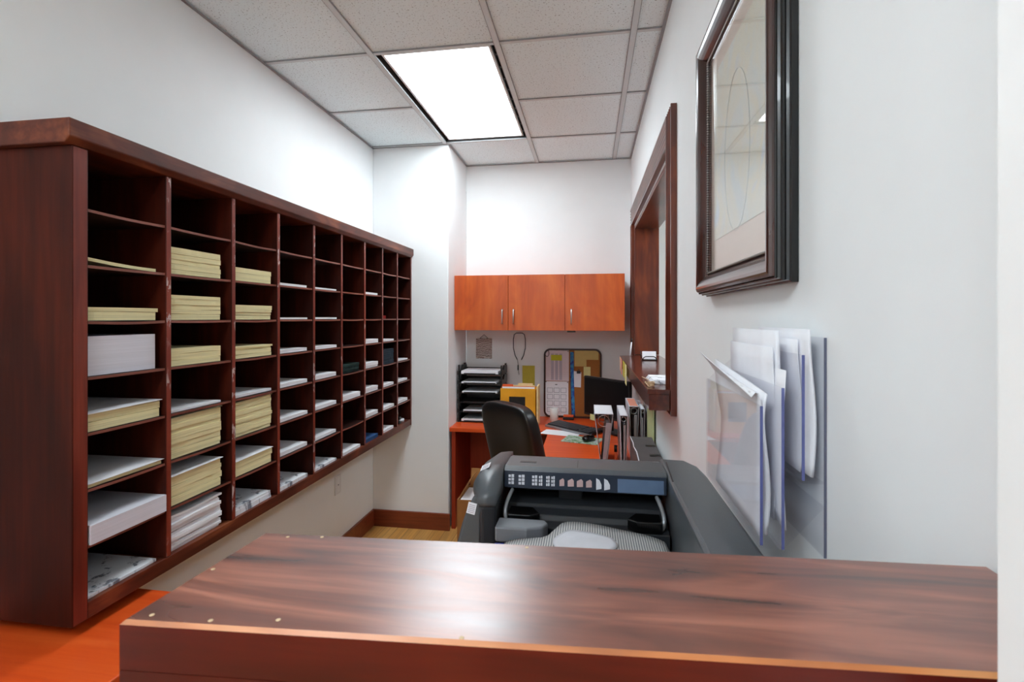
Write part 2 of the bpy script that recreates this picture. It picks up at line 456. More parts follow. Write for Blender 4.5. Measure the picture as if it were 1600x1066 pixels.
M['tbar'] = plain('grey white grid metal', (.62,.66,.67,1), .45, var=.02)
tb = MB(); td = MB()
for i in range(-1, 3):
    X = GX+i*TP
    if X < LX or X > RX: continue
    y1 = BY if X > CHX else CHY
    tb.box(X-.012, X+.012, -2.0, y1, CZ-.004, CZ+.003)
    for e in (-.0135, .0135): td.box(X+e-.0012, X+e+.0012, -2.0, y1, CZ-.003, CZ+.0035)
for j in range(-6, 3):
    Y = GY+j*TP
    for i in range(-1, 3):
        a = max(LX, GX+i*TP+.012); b = min(RX if Y > .3 else 1.5, GX+(i+1)*TP-.012)
        if i == 2 and Y < .3: b = 1.5
        if i == 0 and (j == 1 or j == -5): continue
        if b > a:
            tb.box(a+.003, b-.003, Y-.009, Y+.009, CZ-.003, CZ+.003); td.box(a+.003, b-.003, Y-.012, Y-.0092, CZ-.003, CZ+.0035)
struct('trim_1', tb, M['tbar'])
struct('trim_shadow', td, plain('painted grid shadow line', (.30,.31,.32,1), .6))  # dark strips stand in for shade along the grid bars
# angle trim where ceiling meets walls
at = MB()
at.box(LX, LX+.014, -2.0, CHY, CZ-.006, CZ-.0035).box(RX-.014, RX, .28, BY, CZ-.006, CZ-.0035).box(CHX, RX, BY-.014, BY, CZ-.006, CZ-.0035)
at.box(LX, CHX, CHY-.014, CHY, CZ-.006, CZ-.0035).box(CHX, CHX+.014, CHY, BY, CZ-.006, CZ-.0035)
struct('trim_2', at, plain('grey angle trim', (.30,.30,.31,1), .5))
# baseboards
struct('baseboard_left', MB().box(LX, LX+.016, -2.0, CHY-.016, FZ, FZ+.122), M['base'], bevel=.003)
struct('baseboard_chase', MB().box(LX, CHX+.014, CHY-.016, CHY, FZ, FZ+.122), M['base'], bevel=.003)
struct('baseboard_right', MB().box(RX-.016, RX, .5, BY, FZ, FZ+.122), M['base'], bevel=.003)

# ------------------------------------------------------------------ ceiling light fittings; hall and lobby ones are added fill
def ceiling_light(hx0, hx1, hy0, hy1, label, mat):
    t = thing('ceiling_light', label, 'ceiling light', ((hx0+hx1)/2, (hy0+hy1)/2, CZ+.004))
    hs = MB()
    z0, z1 = CZ+.003, CZ+.11
    hs.box(hx0-.006, hx0, hy0-.006, hy1+.006, z0, z1).box(hx1, hx1+.006, hy0-.006, hy1+.006, z0, z1)
    hs.box(hx0, hx1, hy0-.006, hy0, z0, z1).box(hx0, hx1, hy1, hy1+.006, z0, z1).box(hx0-.006, hx1+.006, hy0-.006, hy1+.006, z1, z1+.006)
    build('housing', hs, M['dark_gap'], t)
    dx0, dx1, dy0, dy1 = hx0+.024, hx1-.026, hy0+.022, hy1-.014
    fr = MB(); q = .012
    fr.box(dx0, dx0+q, dy0, dy1, CZ+.012, CZ+.03).box(dx1-q, dx1, dy0, dy1, CZ+.012, CZ+.03)
    fr.box(dx0+q, dx1-q, dy0, dy0+q, CZ+.012, CZ+.03).box(dx0+q, dx1-q, dy1-q, dy1, CZ+.012, CZ+.03)
    build('frame', fr, M['white_metal'], t)
    build('light_block', MB().box(dx0+q, dx1-q, dy0+q, dy1-q, CZ+.0235, CZ+.03), M['dark_gap'], t)  # unseen panel added to stop diffuser light leaking upward
    build('diffuser', MB().box(dx0+q, dx1-q, dy0+q, dy1-q, CZ+.016, CZ+.022), mat, t)
    for k in range(9):
        y = hy0+.12+k*(hy1-hy0-.2)/8
        build('clip', MB().box(dx1+.002, hx1-.002, y, y+.008, CZ+.02, CZ+.026), plain('grey clip', (.16,.16,.17,1), .5), t)
    return t
ceiling_light(*holes[0], 'square edged lit ceiling panel light over the room', M['diffuser'])
ceiling_light(*holes[1], 'added fill panel in the unseen hall ceiling behind the viewer', M['fill_diffuser_h'])
ceiling_light(*holes[2], 'added unseen ceiling panel brightening the lobby beyond the hatch', M['fill_diffuser_l'])

# ------------------------------------------------------------------ mail sorter on the left wall
ORD = ['first','second','third','fourth','fifth','sixth','seventh','eighth','ninth']
FX = -1.29
DIV = [1.347, 1.630, 1.895, 2.165, 2.430, 2.700, 2.948, 3.190]
N0, N1, E0, E1 = 1.056, 1.097, 3.432, 3.452
SZ = [.43-.1465*(k+1) for k in range(8)]          # tops of the eight shelf floors
ms = thing('mail_sorter', 'dark mahogany pigeonhole mail sorter of nine columns hung on the left wall', 'mail sorter', (FX-.15, 2.25, -.785))
build('top_board', MB().prism([(LX+.001,.436),(FX+.004,.436),(FX+.018,.452),(FX+.018,.497),(LX+.001,.497)], 'y', N0-.02, E1), M['mahog_h'], ms, .003)
build('bottom_rail', MB().box(LX+.001, FX, N1, E0, -.785, SZ[7]), M['mahog_h'], ms, .002)
em = MB().box(LX+.001, FX+.002, N0, N1, -.785, .436); em.m[3] = 1
build('end_panel', em, [M['mahog'], M['mahog_lit']], ms, .003)
em = MB().box(LX+.001, FX+.002, E0, E1, -.785, .436); em.m[3] = 1
build('end_panel', em, [M['mahog'], M['mahog_lit']], ms, .002)
build('back_panel', MB().box(LX+.001, LX+.008, N1, E0, SZ[7], .436), M['mahog_shade'], ms)
edges = [N1]
for d in DIV:
    dm = MB().box(LX+.008, FX, d-.010, d+.010, SZ[7], .436); dm.m[3] = 1
    build('divider', dm, [M['mahog'], M['mahog_chip_lit']], ms, .002)
    edges += [d-.010, d+.010]
edges.append(E0)
SL = [(edges[2*i], edges[2*i+1]) for i in range(9)]
for c, (a, b) in enumerate(SL):
    for r in range(7):
        rr = random.Random(c*10+r); sag = rr.uniform(.0, .003)
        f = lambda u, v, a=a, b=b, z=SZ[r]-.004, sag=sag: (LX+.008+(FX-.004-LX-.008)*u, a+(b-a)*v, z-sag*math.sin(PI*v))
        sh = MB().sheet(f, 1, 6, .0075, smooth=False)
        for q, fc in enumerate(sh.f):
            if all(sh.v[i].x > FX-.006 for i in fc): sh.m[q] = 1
        build('shelf', sh, [M['mahog_shade'], M['shelf_edge_lit']], ms)

def slab(mb, x0, x1, y0, y1, z0, z1, m=0, bend=lambda v: 0, n=8, fray=0, rr=random):
    vs = []; 
    for i in range(n+1):
        v = i/n; y = y0+(y1-y0)*v; dz = bend(v); fx = rr.uniform(-fray, fray)
        for x, z in ((x0,z0),(x1+fx,z0),(x1+fx,z1),(x0,z1)): vs.append((x, y, z+dz))
    fs = [(0,1,2,3), (4*n+3,4*n+2,4*n+1,4*n)]
    for i in range(n):
        for k in range(4):
            k2 = (k+1)%4
            fs.append((4*i+k, 4*(i+1)+k, 4*(i+1)+k2, 4*i+k2))
    mb.add(vs, fs, m)

GRP = 'paper stacks in the mail sorter pigeonholes'
ADJ = {'white': 'white paper', 'cream': 'cream paper', 'print': 'printed white sheets', 'green': 'dark green booklets', 'teal': 'dark slate booklets', 'blue': 'blue booklets', 'red': 'red card', 'messy': 'rumpled white sheets'}
MATS = {'white': ['white_p','white_flat'], 'cream': ['cream_p','cream_w'], 'print': ['print_p','print_p'], 'green': ['green_p','green_p'], 'teal': ['teal_p','teal_p'], 'blue': ['blue_p','blue_p'], 'red': ['red','red'], 'messy': ['white_p','white_flat']}
def stack(c, r, kind, h, mats=None, packs=None, front=0, wid=None, label=None, bow=0, lid=None, off=.004, top_m=None, dep=.275):
    if c >= 3 and kind in ('white', 'print'): h *= .78
    a, b = SL[c]; z = SZ[r]+.0008; rr = random.Random(c*31+r*7+1)
    W = wid or min(.216, b-a-.03); y0 = a+off
    n = packs or max(1, round(h/.018)); mb = MB(); zz = z
    hs = [rr.uniform(.6,1.4) for _ in range(n)]; tot = sum(hs)
    xf = FX-.012+front
    mess = .006 if kind == 'messy' else .0025
    for k, hh in enumerate(hs):
        t = h*hh/tot
        dy = rr.uniform(-1,1)*mess if k else 0; dx = rr.uniform(-1,.8)*mess*1.2
        B = bow*(k+1)/n; ph = rr.uniform(0,1); am = rr.uniform(0,.003) if kind == 'messy' else rr.uniform(0,.0008)
        g = (lambda v, B=B, am=am, ph=ph, k=k: B*(1-v)**2+(am*math.sin(6*v+ph*6)+am if k else 0))
        slab(mb, xf-dep+dx, xf+dx, max(a+.0015, y0+dy), min(b-.003, y0+W+dy+(rr.uniform(0,.006) if k else 0)), zz, zz+t*.97, 0, g, 10 if kind != 'pad' else 1, .0008, rr)
        zz += t
    if lid:
        dx = rr.uniform(0,.006)
        slab(mb, xf-.275+dx, xf+dx+.002, y0, y0+W+.006, zz+.0005+bow*.4, zz+.002+bow*.4, 1, lambda v: .003*v+bow*(1-v)**2*.6, 8)
    m = [M[q] for q in (mats or MATS.get(kind, ['white_p','white_flat']))]
    if lid: m = [m[0], M[lid]]
    size = 'thin layer' if h < .014 else 'low stack' if h < .03 else 'stack' if h < .07 else 'tall stack'
    label = label or f"{size} of {ADJ.get(kind, kind)} in {ORD[c]} column, {ORD[r]} row of the mail sorter"
    return single('paper_stack' if kind not in ('green','teal','blue') else 'booklet_stack', mb, m, label, 'paper stack' if kind not in ('green','teal','blue') else 'booklets', GRP)
# first column (nearest)
stack(0,1,'cream',.009, bow=.012)
stack(0,2,'cream',.036, packs=2, wid=.21)
stack(0,3,'pad',.108, mats=['pad_p','pad_p'], packs=1, wid=.212, label='big white paper block filling first column, fourth row of the mail sorter')
stack(0,4,'cream',.046, packs=2, lid='white_flat', wid=.222)
stack(0,5,'cream',.009, packs=1, lid='white_flat', wid=.228)
stack(0,6,'pad',.052, mats=['pad_p','pad_p'], packs=1, front=.016, wid=.232, label='smooth white pad jutting out of first column, seventh row of the mail sorter')
stack(0,7,'print',.008, packs=1, wid=.215)
stack(1,1,'cream',.085, packs=5)
stack(1,2,'cream',.080, packs=5)
stack(1,3,'cream',.055, packs=3)
stack(1,4,'white',.007, packs=1, wid=.22)
stack(1,5,'cream',.128, packs=8, lid='cream_w')
stack(1,6,'cream',.092, packs=5, lid='white_flat')
stack(1,7,'messy',.112, packs=13, dep=.262)
stack(2,1,'cream',.050, packs=2)
stack(2,2,'cream',.056, packs=4)
stack(2,3,'cream',.045, packs=4)
stack(2,4,'white',.010, packs=1, wid=.222)
stack(2,5,'cream',.128, packs=10, lid='cream_w')
stack(2,6,'cream',.056, packs=2, lid='white_flat')
stack(2,7,'print',.028, packs=3)
for r, h, k in ((1,.014,'white'),(2,.011,'white'),(3,.020,'white'),(4,.022,'white'),(5,.020,'white'),(6,.022,'white'),(7,.022,'print')): stack(3, r, k, h)
for r, h, k in ((1,.010,'white'),(2,.012,'white'),(3,.018,'white'),(4,.026,'white'),(5,.024,'white'),(6,.020,'white'),(7,.016,'print')): stack(4, r, k, h)
stack(5,4,'green',.045, packs=4, wid=.2); stack(5,5,'white',.034); stack(5,7,'white',.022)
for r, h, k in ((1,.016,'white'),(3,.030,'white'),(4,.040,'white'),(5,.036,'white'),(6,.030,'white'),(7,.022,'blue')): stack(6, r, k, h, wid=.19)
for r, h, k in ((3,.016,'white'),(4,.095,'teal'),(5,.022,'white'),(6,.024,'white'),(7,.022,'white')): stack(7, r, k, h, wid=.19)
stack(7,2,'red',.022, packs=1, front=-.06, wid=.1, off=.11, dep=.2, label='small red card pad deep in eighth column, third row of the mail sorter')
for r, h in ((4,.012),(5,.018),(6,.024)): stack(8, r, 'white', h, wid=.2)
# black stapler in the last pigeonhole at the bottom
a, b = SL[8]; st = thing('stapler', 'black stapler in the bottom slot of the ninth, farthest column', 'stapler', (FX-.05, a+.07, SZ[7]+.001))
build('base', MB().box(FX-.16, FX-.012, a+.05, a+.09, SZ[7]+.001, SZ[7]+.015), M['black'], st, .003)
build('arm', MB().prism([(FX-.16,SZ[7]+.016),(FX-.012,SZ[7]+.03),(FX-.012,SZ[7]+.052),(FX-.15,SZ[7]+.062),(FX-.16,SZ[7]+.05)], 'y', a+.052, a+.088), M['black_g'], st, .004)
single('tape_roll', MB().lathe([(.012,0),(.026,0),(.026,.018),(.012,.018),(.012,0)], (FX-.045, a+.155, SZ[7]+.001), 20), M['white_flat'], 'small pale tape roll beside the black stapler in the mail sorter', 'tape')

# ------------------------------------------------------------------ orange red side desk under the sorter
sd = thing('side_desk', 'orange red cherry laminate desk under the near end of the mail sorter', 'desk', (-1.32, .8, FZ))
build('worktop', MB().box(LX+.002, -1.066, .35, 1.302, -.85, -.82), M['cherry'], sd, .003)
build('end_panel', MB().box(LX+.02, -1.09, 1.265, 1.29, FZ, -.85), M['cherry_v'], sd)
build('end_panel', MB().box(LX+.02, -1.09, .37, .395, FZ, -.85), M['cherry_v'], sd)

# ------------------------------------------------------------------ worn counter in the doorway
FL, FR, BR, BL = (-.306,.281), (.316,.321), (.316,.453), (-.299,.419)
ct = thing('counter', 'worn glossy dark wood counter across the doorway in front', 'counter', (0, .36, FZ))
def counter_top():
    mb = MB(); zt, zb, e = -.2, -.232, .0024
    P = [Vector((*p,0)) for p in (FL,FR,BR,BL)]; c = sum(P, Vector())/4
    inn = []
    for i in range(4):
        p = P[i]; d1 = (P[(i+1)%4]-p).normalized(); d2 = (P[i-1]-p).normalized()
        inn.append(p+(d1+d2)*e)
    n = len(P)
    rings = [[(p.x,p.y,zb) for p in P], [(p.x,p.y,zt-e) for p in P], [(p.x,p.y,zt) for p in inn]]
    vs = [q for r in rings for q in r]
    mb.add(vs, [(3,2,1,0)]+[(i,(i+1)%4,4+(i+1)%4,4+i) for i in range(4)], 1)
    o = len(mb.v)-12
    for i in range(4):
        mb.f.append([o+4+i,o+4+(i+1)%4,o+8+(i+1)%4,o+8+i]); mb.m.append(2); mb.s.append(False)
    mb.f.append([o+8,o+9,o+10,o+11]); mb.m.append(0); mb.s.append(False)
    return mb
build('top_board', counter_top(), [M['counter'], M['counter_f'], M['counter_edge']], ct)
def ins(p, dx, dy): return (p[0]+dx, p[1]+dy)
build('front_panel', MB().prism([FL, FR, ins(FR,0,.018), ins(FL,.001,.018)], 'z', FZ, -.2325), M['counter_f'], ct)
build('end_panel', MB().prism([ins(FL,.001,.018), ins(FL,.02,.0195), ins(BL,.02,0), BL], 'z', FZ, -.2325), M['counter_f'], ct)
build('back_panel', MB().prism([ins(BL,.02,-.016), ins(BR,0,-.017), BR, ins(BL,.02,0.001)], 'z', FZ, -.2325), M['counter_f'], ct)
M['nail'] = plain('dull brass nail', srgb(214,188,150), .5)
for u, v in ((.02,.06),(.05,.94),(.10,.96),(.012,.5),(.16,.08),(.09,.045),(.36,.03),(.40,.95)):
    x = FL[0]+(FR[0]-FL[0])*u; yf = FL[1]+(FR[1]-FL[1])*u; yb = BL[1]+(BR[1]-BL[1])*u
    build('nail_head', MB().lathe([(.0016,-.0002),(.0016,.0002),(.0008,.0003)], (x+.003, yf+(yb-yf)*v, -.2), 10), M['nail'], ct)

# ------------------------------------------------------------------ pass-through window hatch
win = bpy.data.objects.new('window_1', None); COL.objects.link(win); win.location = (RX, 2.87, H-.4); win['kind'] = 'structure'
CT = .022  # casing thickness
def fluted(axis_len0, axis_len1, vertical, c0, c1):
    """fluted casing board: c0..c1 across, ridges along"""
    mb = MB(); n = 5; W = c1-c0; prof = [(c0, 0)]
    prof += [(c0, CT)]
    for k in range(n):
        a = c0+W*(.08+.84*k/n); b = c0+W*(.08+.84*(k+1)/n)
        prof += [(a, CT), (a+(b-a)*.25, CT-.005), (a+(b-a)*.75, CT-.005), (b, CT)]
    prof += [(c1, CT), (c1, 0)]
    if vertical: mb.prism([(RX-h, c) for c, h in prof], 'z', axis_len0, axis_len1)
    else: mb.prism([(RX-h, c) for c, h in prof], 'y', axis_len0, axis_len1)
    return mb
CY0, CY1, CT0, CT1 = 1.915, 3.80, .80, .675
build('casing', fluted(-.37, CT0, True, CY0, OY0), M['casing'], win)
build('casing', fluted(-.37, CT1, True, OY1, CY1), M['casing'], win)
build('head_casing', fluted(OY0, CY1, False, CT1, CT0), M['casing_h'], win)
build('jamb_lining', MB().box(RX, RX+WT+.01, OY1-.02, OY1, -.27, OZ1), M['casing'], win, .002)
build('jamb_lining', MB().box(RX, RX+WT+.01, OY0, OY0+.02, -.27, OZ1), M['casing'], win, .002)
build('head_lining', MB().box(RX, RX+WT+.01, OY0+.02, OY1-.02, OZ1-.02, OZ1), M['casing_h'], win, .002)
LZ0, LZ1 = -.352, -.272
hl = thing('hatch_ledge', 'thick polished dark wood ledge jutting from the hatch', 'ledge', (.36, 2.8, LZ0))
lp = [(.214,1.922),(.297,1.922),(.297,2.052),(.49,2.052),(.49,3.688),(.297,3.688),(.297,3.60),(.21,3.60)]
build('board', MB().prism(lp, 'z', LZ1-.018, LZ1), M['ledge'], hl, .002)
lp2 = [(.220,1.928),(.297,1.928),(.297,2.056),(.48,2.056),(.48,3.68),(.297,3.68),(.297,3.594),(.216,3.594)]
build('apron', MB().prism(lp2, 'z', LZ0, LZ1-.018), M['ledge'], hl, .002)
# things on the ledge
def note_on_ledge(y0, y1, z0, z1, m, label):
    single('sticky_note', MB().box(.2085, .2095, y0, y1, z0, z1), M[m], label, 'sticky note', 'sticky notes on the ledge edge')
M['note_o'] = plain('peach note', srgb(236,190,160), .8)
note_on_ledge(3.46, 3.585, LZ0-.02, LZ1-.004, 'note_o', 'peach sticky note, farthest of those on the hatch ledge edge')
note_on_ledge(3.34, 3.445, LZ0-.03, LZ1-.006, 'pink', 'salmon sticky note on the ledge edge between peach and yellow ones')
note_on_ledge(3.08, 3.26, LZ0-.022, LZ1-.006, 'yellow_n', 'yellow sticky note on the hatch ledge edge')
note_on_ledge(2.93, 3.055, LZ0-.045, LZ1-.006, 'pale_y', 'pale cream sticky note, nearest of those on the hatch ledge edge')
ch = thing('card_holder', 'small black wire card holder at the far end of the ledge', 'card holder', (.37, 3.3, LZ1))
hb = MB(); hy = 3.2
hb.tube([(.325,hy+.06,LZ1+.005),(.325,hy,LZ1+.005),(.335,hy-.004,LZ1+.02),(.345,hy-.006,LZ1+.026),(.395,hy-.006,LZ1+.026),(.405,hy-.004,LZ1+.02),(.415,hy,LZ1+.005),(.415,hy+.06,LZ1+.005)], .003, 8)
hb.tube([(.325,hy,LZ1+.004),(.415,hy,LZ1+.004)], .004, 8)
hb.tube([(.325,hy+.06,LZ1+.004),(.322,hy+.075,LZ1+.055)], .003, 8).tube([(.415,hy+.06,LZ1+.004),(.418,hy+.075,LZ1+.055)], .003, 8)
build('wire_frame', hb, M['black'], ch)
cx = frame_xf((.37, hy+.012, LZ1+.008), 0, -.35)
single('card_pack', MB(cx).box(-.042, .042, 0, .014, 0, .052), M['white_flat'], 'pack of white business cards in the black wire holder', 'cards', bevel=.001)
lpz = LZ1+.0008
ls = MB()
for k in range(4):
    x0 = .245+.004*k; y0 = 2.07+.006*k
    ls.box(max(x0,.222), .40+.01*k, y0, y0+.2, lpz+k*.0035, lpz+k*.0035+.003)
single('leaflet_stack', ls, M['print_p'], 'stack of printed white leaflets on the near end of the ledge', 'leaflets')
tw = MB()
for k in range(3):
    c = Vector((.236, 2.0+.018*k, LZ1+.004+.004*k)); R = .012+.003*k
    tw.tube([(c.x+R*math.cos(t*PI/9), c.y+1.3*R*math.sin(t*PI/9), c.z+.002*math.sin(t)) for t in range(18)], .0022, 6, True)
tw.tube([(.245,2.04,LZ1+.006),(.235,2.10,LZ1+.016),(.228,2.2,LZ1+.012),(.232,2.30,LZ1+.003)], .002, 6)
single('twine', tw, M['string'], 'tan twine knotted loosely beside the leaflets on the ledge', 'twine')
pn = thing('pen', 'white pen with black tip standing against the far hatch casing', 'pen', (.285, 3.59, LZ1))
build('barrel', MB().tube([(.280,3.575,LZ1+.001),(.291,3.60,LZ1+.095)], .005, 10), M['white_flat'], pn)
build('cap', MB().tube([(.291,3.60,LZ1+.095),(.2935,3.606,LZ1+.122)], .0055, 10), M['black'], pn)

# ------------------------------------------------------------------ framed picture on the right wall
pf = thing('framed_picture', 'large dark framed pale chart behind glass on the right wall', 'picture', (RX, 1.105, .055))
PY0, PY1, PZ0, PZ1 = .825, 1.392, .055, .712
def sweep_rect(prof, m=0):
    mb = MB(); n = len(prof); vs = []
    for cy, cz, sy, sz in ((PY0,PZ0,1,1),(PY1,PZ0,-1,1),(PY1,PZ1,-1,-1),(PY0,PZ1,1,-1)):
        for d, h in prof: vs.append((RX-.001-h, cy+sy*d, cz+sz*d))
    fs = []
    for c in range(4):
        c2 = (c+1)%4
        for i in range(n-1): fs.append((c*n+i, c2*n+i, c2*n+i+1, c*n+i+1))
    mb.add(vs, fs, m); return mb
build('outer_moulding', sweep_rect([(0,0),(0,.010),(.003,.012),(.0045,.016),(.003,.019),(.003,.022),(.006,.024),(.0075,.028),(.006,.030),(.008,.032),(.010,.030),(.010,0)]), M['frame_black'], pf)
build('inner_moulding', sweep_rect([(.010,.0),(.010,.031),(.011,.035),(.014,.039),(.018,.041),(.024,.0405),(.031,.038),(.038,.034),(.044,.029),(.049,.024),(.053,.019),(.056,.0175),(.060,.0175),(.060,.004)]), M['moulding'], pf)
bd = MB()
def bead(mb, p, r):
    vs = [(p[0]+r*dx, p[1]+r*dy, p[2]+r*dz) for dx,dy,dz in ((1,0,0),(-1,0,0),(0,1,0),(0,-1,0),(0,0,1),(0,0,-1),
          (.58,.58,.58),(-.58,.58,.58),(-.58,-.58,.58),(.58,-.58,.58),(.58,.58,-.58),(-.58,.58,-.58),(-.58,-.58,-.58),(.58,-.58,-.58))]
    fs = []
    for (a, sx) in ((0,1),(1,-1)):
        for (b, sy) in ((2,1),(3,-1)):
            for (c, sz) in ((4,1),(5,-1)):
                d = {(1,1,1):6,(-1,1,1):7,(-1,-1,1):8,(1,-1,1):9,(1,1,-1):10,(-1,1,-1):11,(-1,-1,-1):12,(1,-1,-1):13}[(sx,sy,sz)]
                fs += [(a,b,d),(b,c,d),(c,a,d)]
    mb.add(vs, fs, 0, True)
d = .0575; y = PY0+d
while y < PY1-d:
    bead(bd, (RX-.021, y, PZ0+d), .0028); bead(bd, (RX-.021, y, PZ1-d), .0028); y += .0062
z = PZ0+d
while z < PZ1-d:
    bead(bd, (RX-.021, PY0+d, z), .0028); bead(bd, (RX-.021, PY1-d, z), .0028); z += .0062
build('beaded_lip', bd, M['bead'], pf)
q = .060
mb_ = build('mat_board', MB().box(RX-.012, RX-.008, PY0+q, PY1-q, PZ0+q, PZ1-q), M['mat_board'], pf)
build('chart_print', MB().box(RX-.0135, RX-.0122, PY0+q+.05, PY1-q-.035, PZ0+q+.075, PZ1-q-.05), M['art'], pf)
ov = MB()
for rr_, zc in ((1,.30),):
    ov.tube([(RX-.0140, (PY0+PY1)/2+.09*rr_*math.cos(t*PI/20), PZ0+zc+.17*rr_*math.sin(t*PI/20)) for t in range(40)], .0006, 5, True)
build('printed_outline', ov, plain('faint grey line', srgb(202,210,206), .8), pf)
build('glazing', MB().box(RX-.0185, RX-.0165, PY0+.057, PY1-.057, PZ0+.057, PZ1-.057), M['glass'], pf)

# ------------------------------------------------------------------ clear acrylic literature rack
ar = thing('brochure_rack', 'clear acrylic three tier brochure rack on the wall above the printer', 'brochure rack', (.28, .9, -.33))
AY0, AY1 = .735, 1.058
PT = .003
panes = [  # x, bottom z, top z
    (.2345, -.318, -.124), (.2625, -.322, -.098), (.2885, -.225, -.052)]
build('back_plate', MB().box(RX-.0035, RX-.0005, AY0, AY1, -.33, -.028), M['acrylic'], ar)
for x, z0, z1 in panes:
    pn_ = build('pocket_front', MB().box(x, x+PT, AY0, AY1, z0, z1), M['acrylic'], ar)
    build('polished_edge', MB().box(x-.0004, x+PT+.0004, AY0-.0008, AY0-.0001, z0, z1), M['acry_edge'], pn_)
fl = MB()
fl.box(.2345, .2625, AY0, AY1, -.322, -.319).prism([(.2625,-.325),(RX-.004,-.262),(RX-.004,-.259),(.2625,-.322)], 'y', AY0, AY1)
fl.box(.2885, RX-.004, AY0, AY1, -.229, -.226)
build('pocket_floor', fl, M['acrylic'], ar)
sp = MB()
sp.prism([(.238,-.318),(.2625,-.318),(.2625,-.10),(.238,-.126)], 'y', AY1-.003, AY1)
sp.prism([(.2655,-.318),(RX-.004,-.255),(RX-.004,-.05),(.2655,-.10)], 'y', AY1-.003, AY1)
build('pocket_side', sp, M['acrylic'], ar)
build('rear_edge', MB().box(RX-.0038, RX-.0004, AY0-.0009, AY0-.0001, -.33, -.028), plain('smoky acrylic edge', srgb(96,98,116), .2), ar)
# papers in the rack
def curl_front(u, v):   # front pocket: sheets that flop forward at the top
    y = AY0+.025+.25*v
    z = -.316+.25*u
    k = max(0, (u-.76)/.24)
    x = .2415+.010*math.sin(PI*u)*(.3+.7*v) - .031*k**1.6*(.35+.65*v)*1.0
    z -= .05*k**2*(1-v)
    return (x, y, z)
fp = MB().sheet(curl_front, 14, 8, .0012)
def curl_b(u, v):
    y = AY0+.03+.24*v; z = -.316+.235*u; k = max(0,(u-.6)/.4)
    return (.2525+.004*math.sin(PI*u*2)-.012*k*v, y, z-.03*(1-v)*k)
fp.sheet(curl_b, 12, 6, .004)
single('flyer_stack', fp, M['white_flat'], 'white flyers flopping forward in the front pocket of the acrylic rack', 'flyers', 'papers in the acrylic rack')
def mid(u, v, o=0, hgt=.28):
    y = AY0+.05+o*.3+.215*v; z = -.30+hgt*u
    return (.276+o+.003*math.sin(4*u+v), y, z)
mp_ = MB().sheet(lambda u, v: mid(u, v), 10, 4, .006)
mp_.sheet(lambda u, v: mid(u, v, -.007, .255), 10, 4, .0015)
mp_.sheet(lambda u, v: (.2725-.004*math.sin(PI*u)*(1-v), AY0+.012+.2*v, -.30+.225*u), 10, 4, .001)
single('folder_stack', mp_, M['white_flat'], 'grey white folders upright in the middle pocket of the acrylic rack', 'folders', 'papers in the acrylic rack')
def bk(u, v, x=.304, y0=AY0+.006, hgt=.205):
    y = y0+.215*v; z = -.222+hgt*u
    return (x+.004*math.sin(PI*u*1.5)*(1-v), y, z)
bp_ = MB().sheet(lambda u, v: bk(u, v), 12, 5, .004)
bp_.sheet(lambda u, v: bk(u, v, .298, AY0+.03, .19), 12, 5, .0012).sheet(lambda u, v: bk(u, v, .3105, AY0+.03, .196), 12, 5, .002)
single('form_stack', bp_, M['white_flat'], 'tall white forms standing in the rear pocket of the acrylic rack', 'forms', 'papers in the acrylic rack')

# ------------------------------------------------------------------ printer
pr = thing('printer', 'wide charcoal inkjet printer with open output tray behind the counter', 'printer', (-.02, 1.0, -.80))
DZ = -.80
body = MB()
body.box(-.20, .17, 1.265, 1.30, DZ+.001, -.40)
body.box(-.20, .17, .80, 1.265, DZ+.001, -.50)
build('body', body, M['dark_pl'], pr, .004)
build('hood', MB().prism([(1.170,-.402),(1.157,-.398),(1.157,-.362),(1.172,-.356),(1.26,-.358),(1.296,-.366),(1.303,-.374),(1.303,-.402)], 'x', -.2025, .1725), M['grey_pl'], pr, .002)
build('hood_slot', MB().box(-.170, -.130, 1.205, 1.217, -.3580, -.3560), M['black'], pr)
build('hood_seam', MB().box(-.030, -.0285, 1.18, 1.24, -.3582, -.3562), M['black'], pr)
build('right_housing', MB().prism([(.1735,.58),(.262,.58),(.264,1.18),(.258,1.25),(.235,1.30),(.1735,1.305)], 'z', DZ+.001, -.360), M['grey_pl'], pr, .008, 3)
build('lid_seam', MB().prism([(.178,1.125),(.181,1.125),(.188,1.27),(.185,1.27)], 'z', -.3602, -.3594), M['black'], pr)
build('left_housing', MB().prism([(-.203,1.06),(-.236,1.05),(-.262,1.12),(-.266,1.23),(-.25,1.29),(-.22,1.305),(-.203,1.305)], 'z', DZ+.001, -.41), M['dark_pl'], pr, .008, 3)
def left_cap():
    """sloped rounded cap on the left housing"""
    mb = MB(); ring0 = [(-.203,1.055),(-.240,1.045),(-.268,1.12),(-.272,1.23),(-.253,1.295),(-.22,1.307),(-.203,1.307)]
    lev = [(-.412,.97,0),(-.404,1.0,0),(-.394,1.0,.0),(-.386,.985,.008),(-.378,.94,.02),(-.371,.87,.037),(-.365,.78,.058),(-.361,.68,.08),(-.359,.60,.10)]
    vs = []
    for z, k, dy in lev:
        for x, y in ring0:
            vs.append((-.203+(x+.203)*k, max(y, 1.05+dy) if y < 1.2 else y, z))
    n = len(ring0); L = len(lev); fs = [tuple(range(n))[::-1], tuple(range((L-1)*n,L*n))]
    for j in range(L-1):
        for i in range(n): fs.append((j*n+i, j*n+(i+1)%n, (j+1)*n+(i+1)%n, (j+1)*n+i))
    mb.add(vs, fs, 0, True); return mb
build('left_cap', left_cap(), M['grey_pl'], pr)
prof = [(-.235,-.392),(-.248,-.394),(-.258,-.402),(-.270,-.425),(-.283,-.462),(-.298,-.52),(-.308,-.59),(-.316,-.70),(-.316,DZ+.001),(-.235,DZ+.001)]
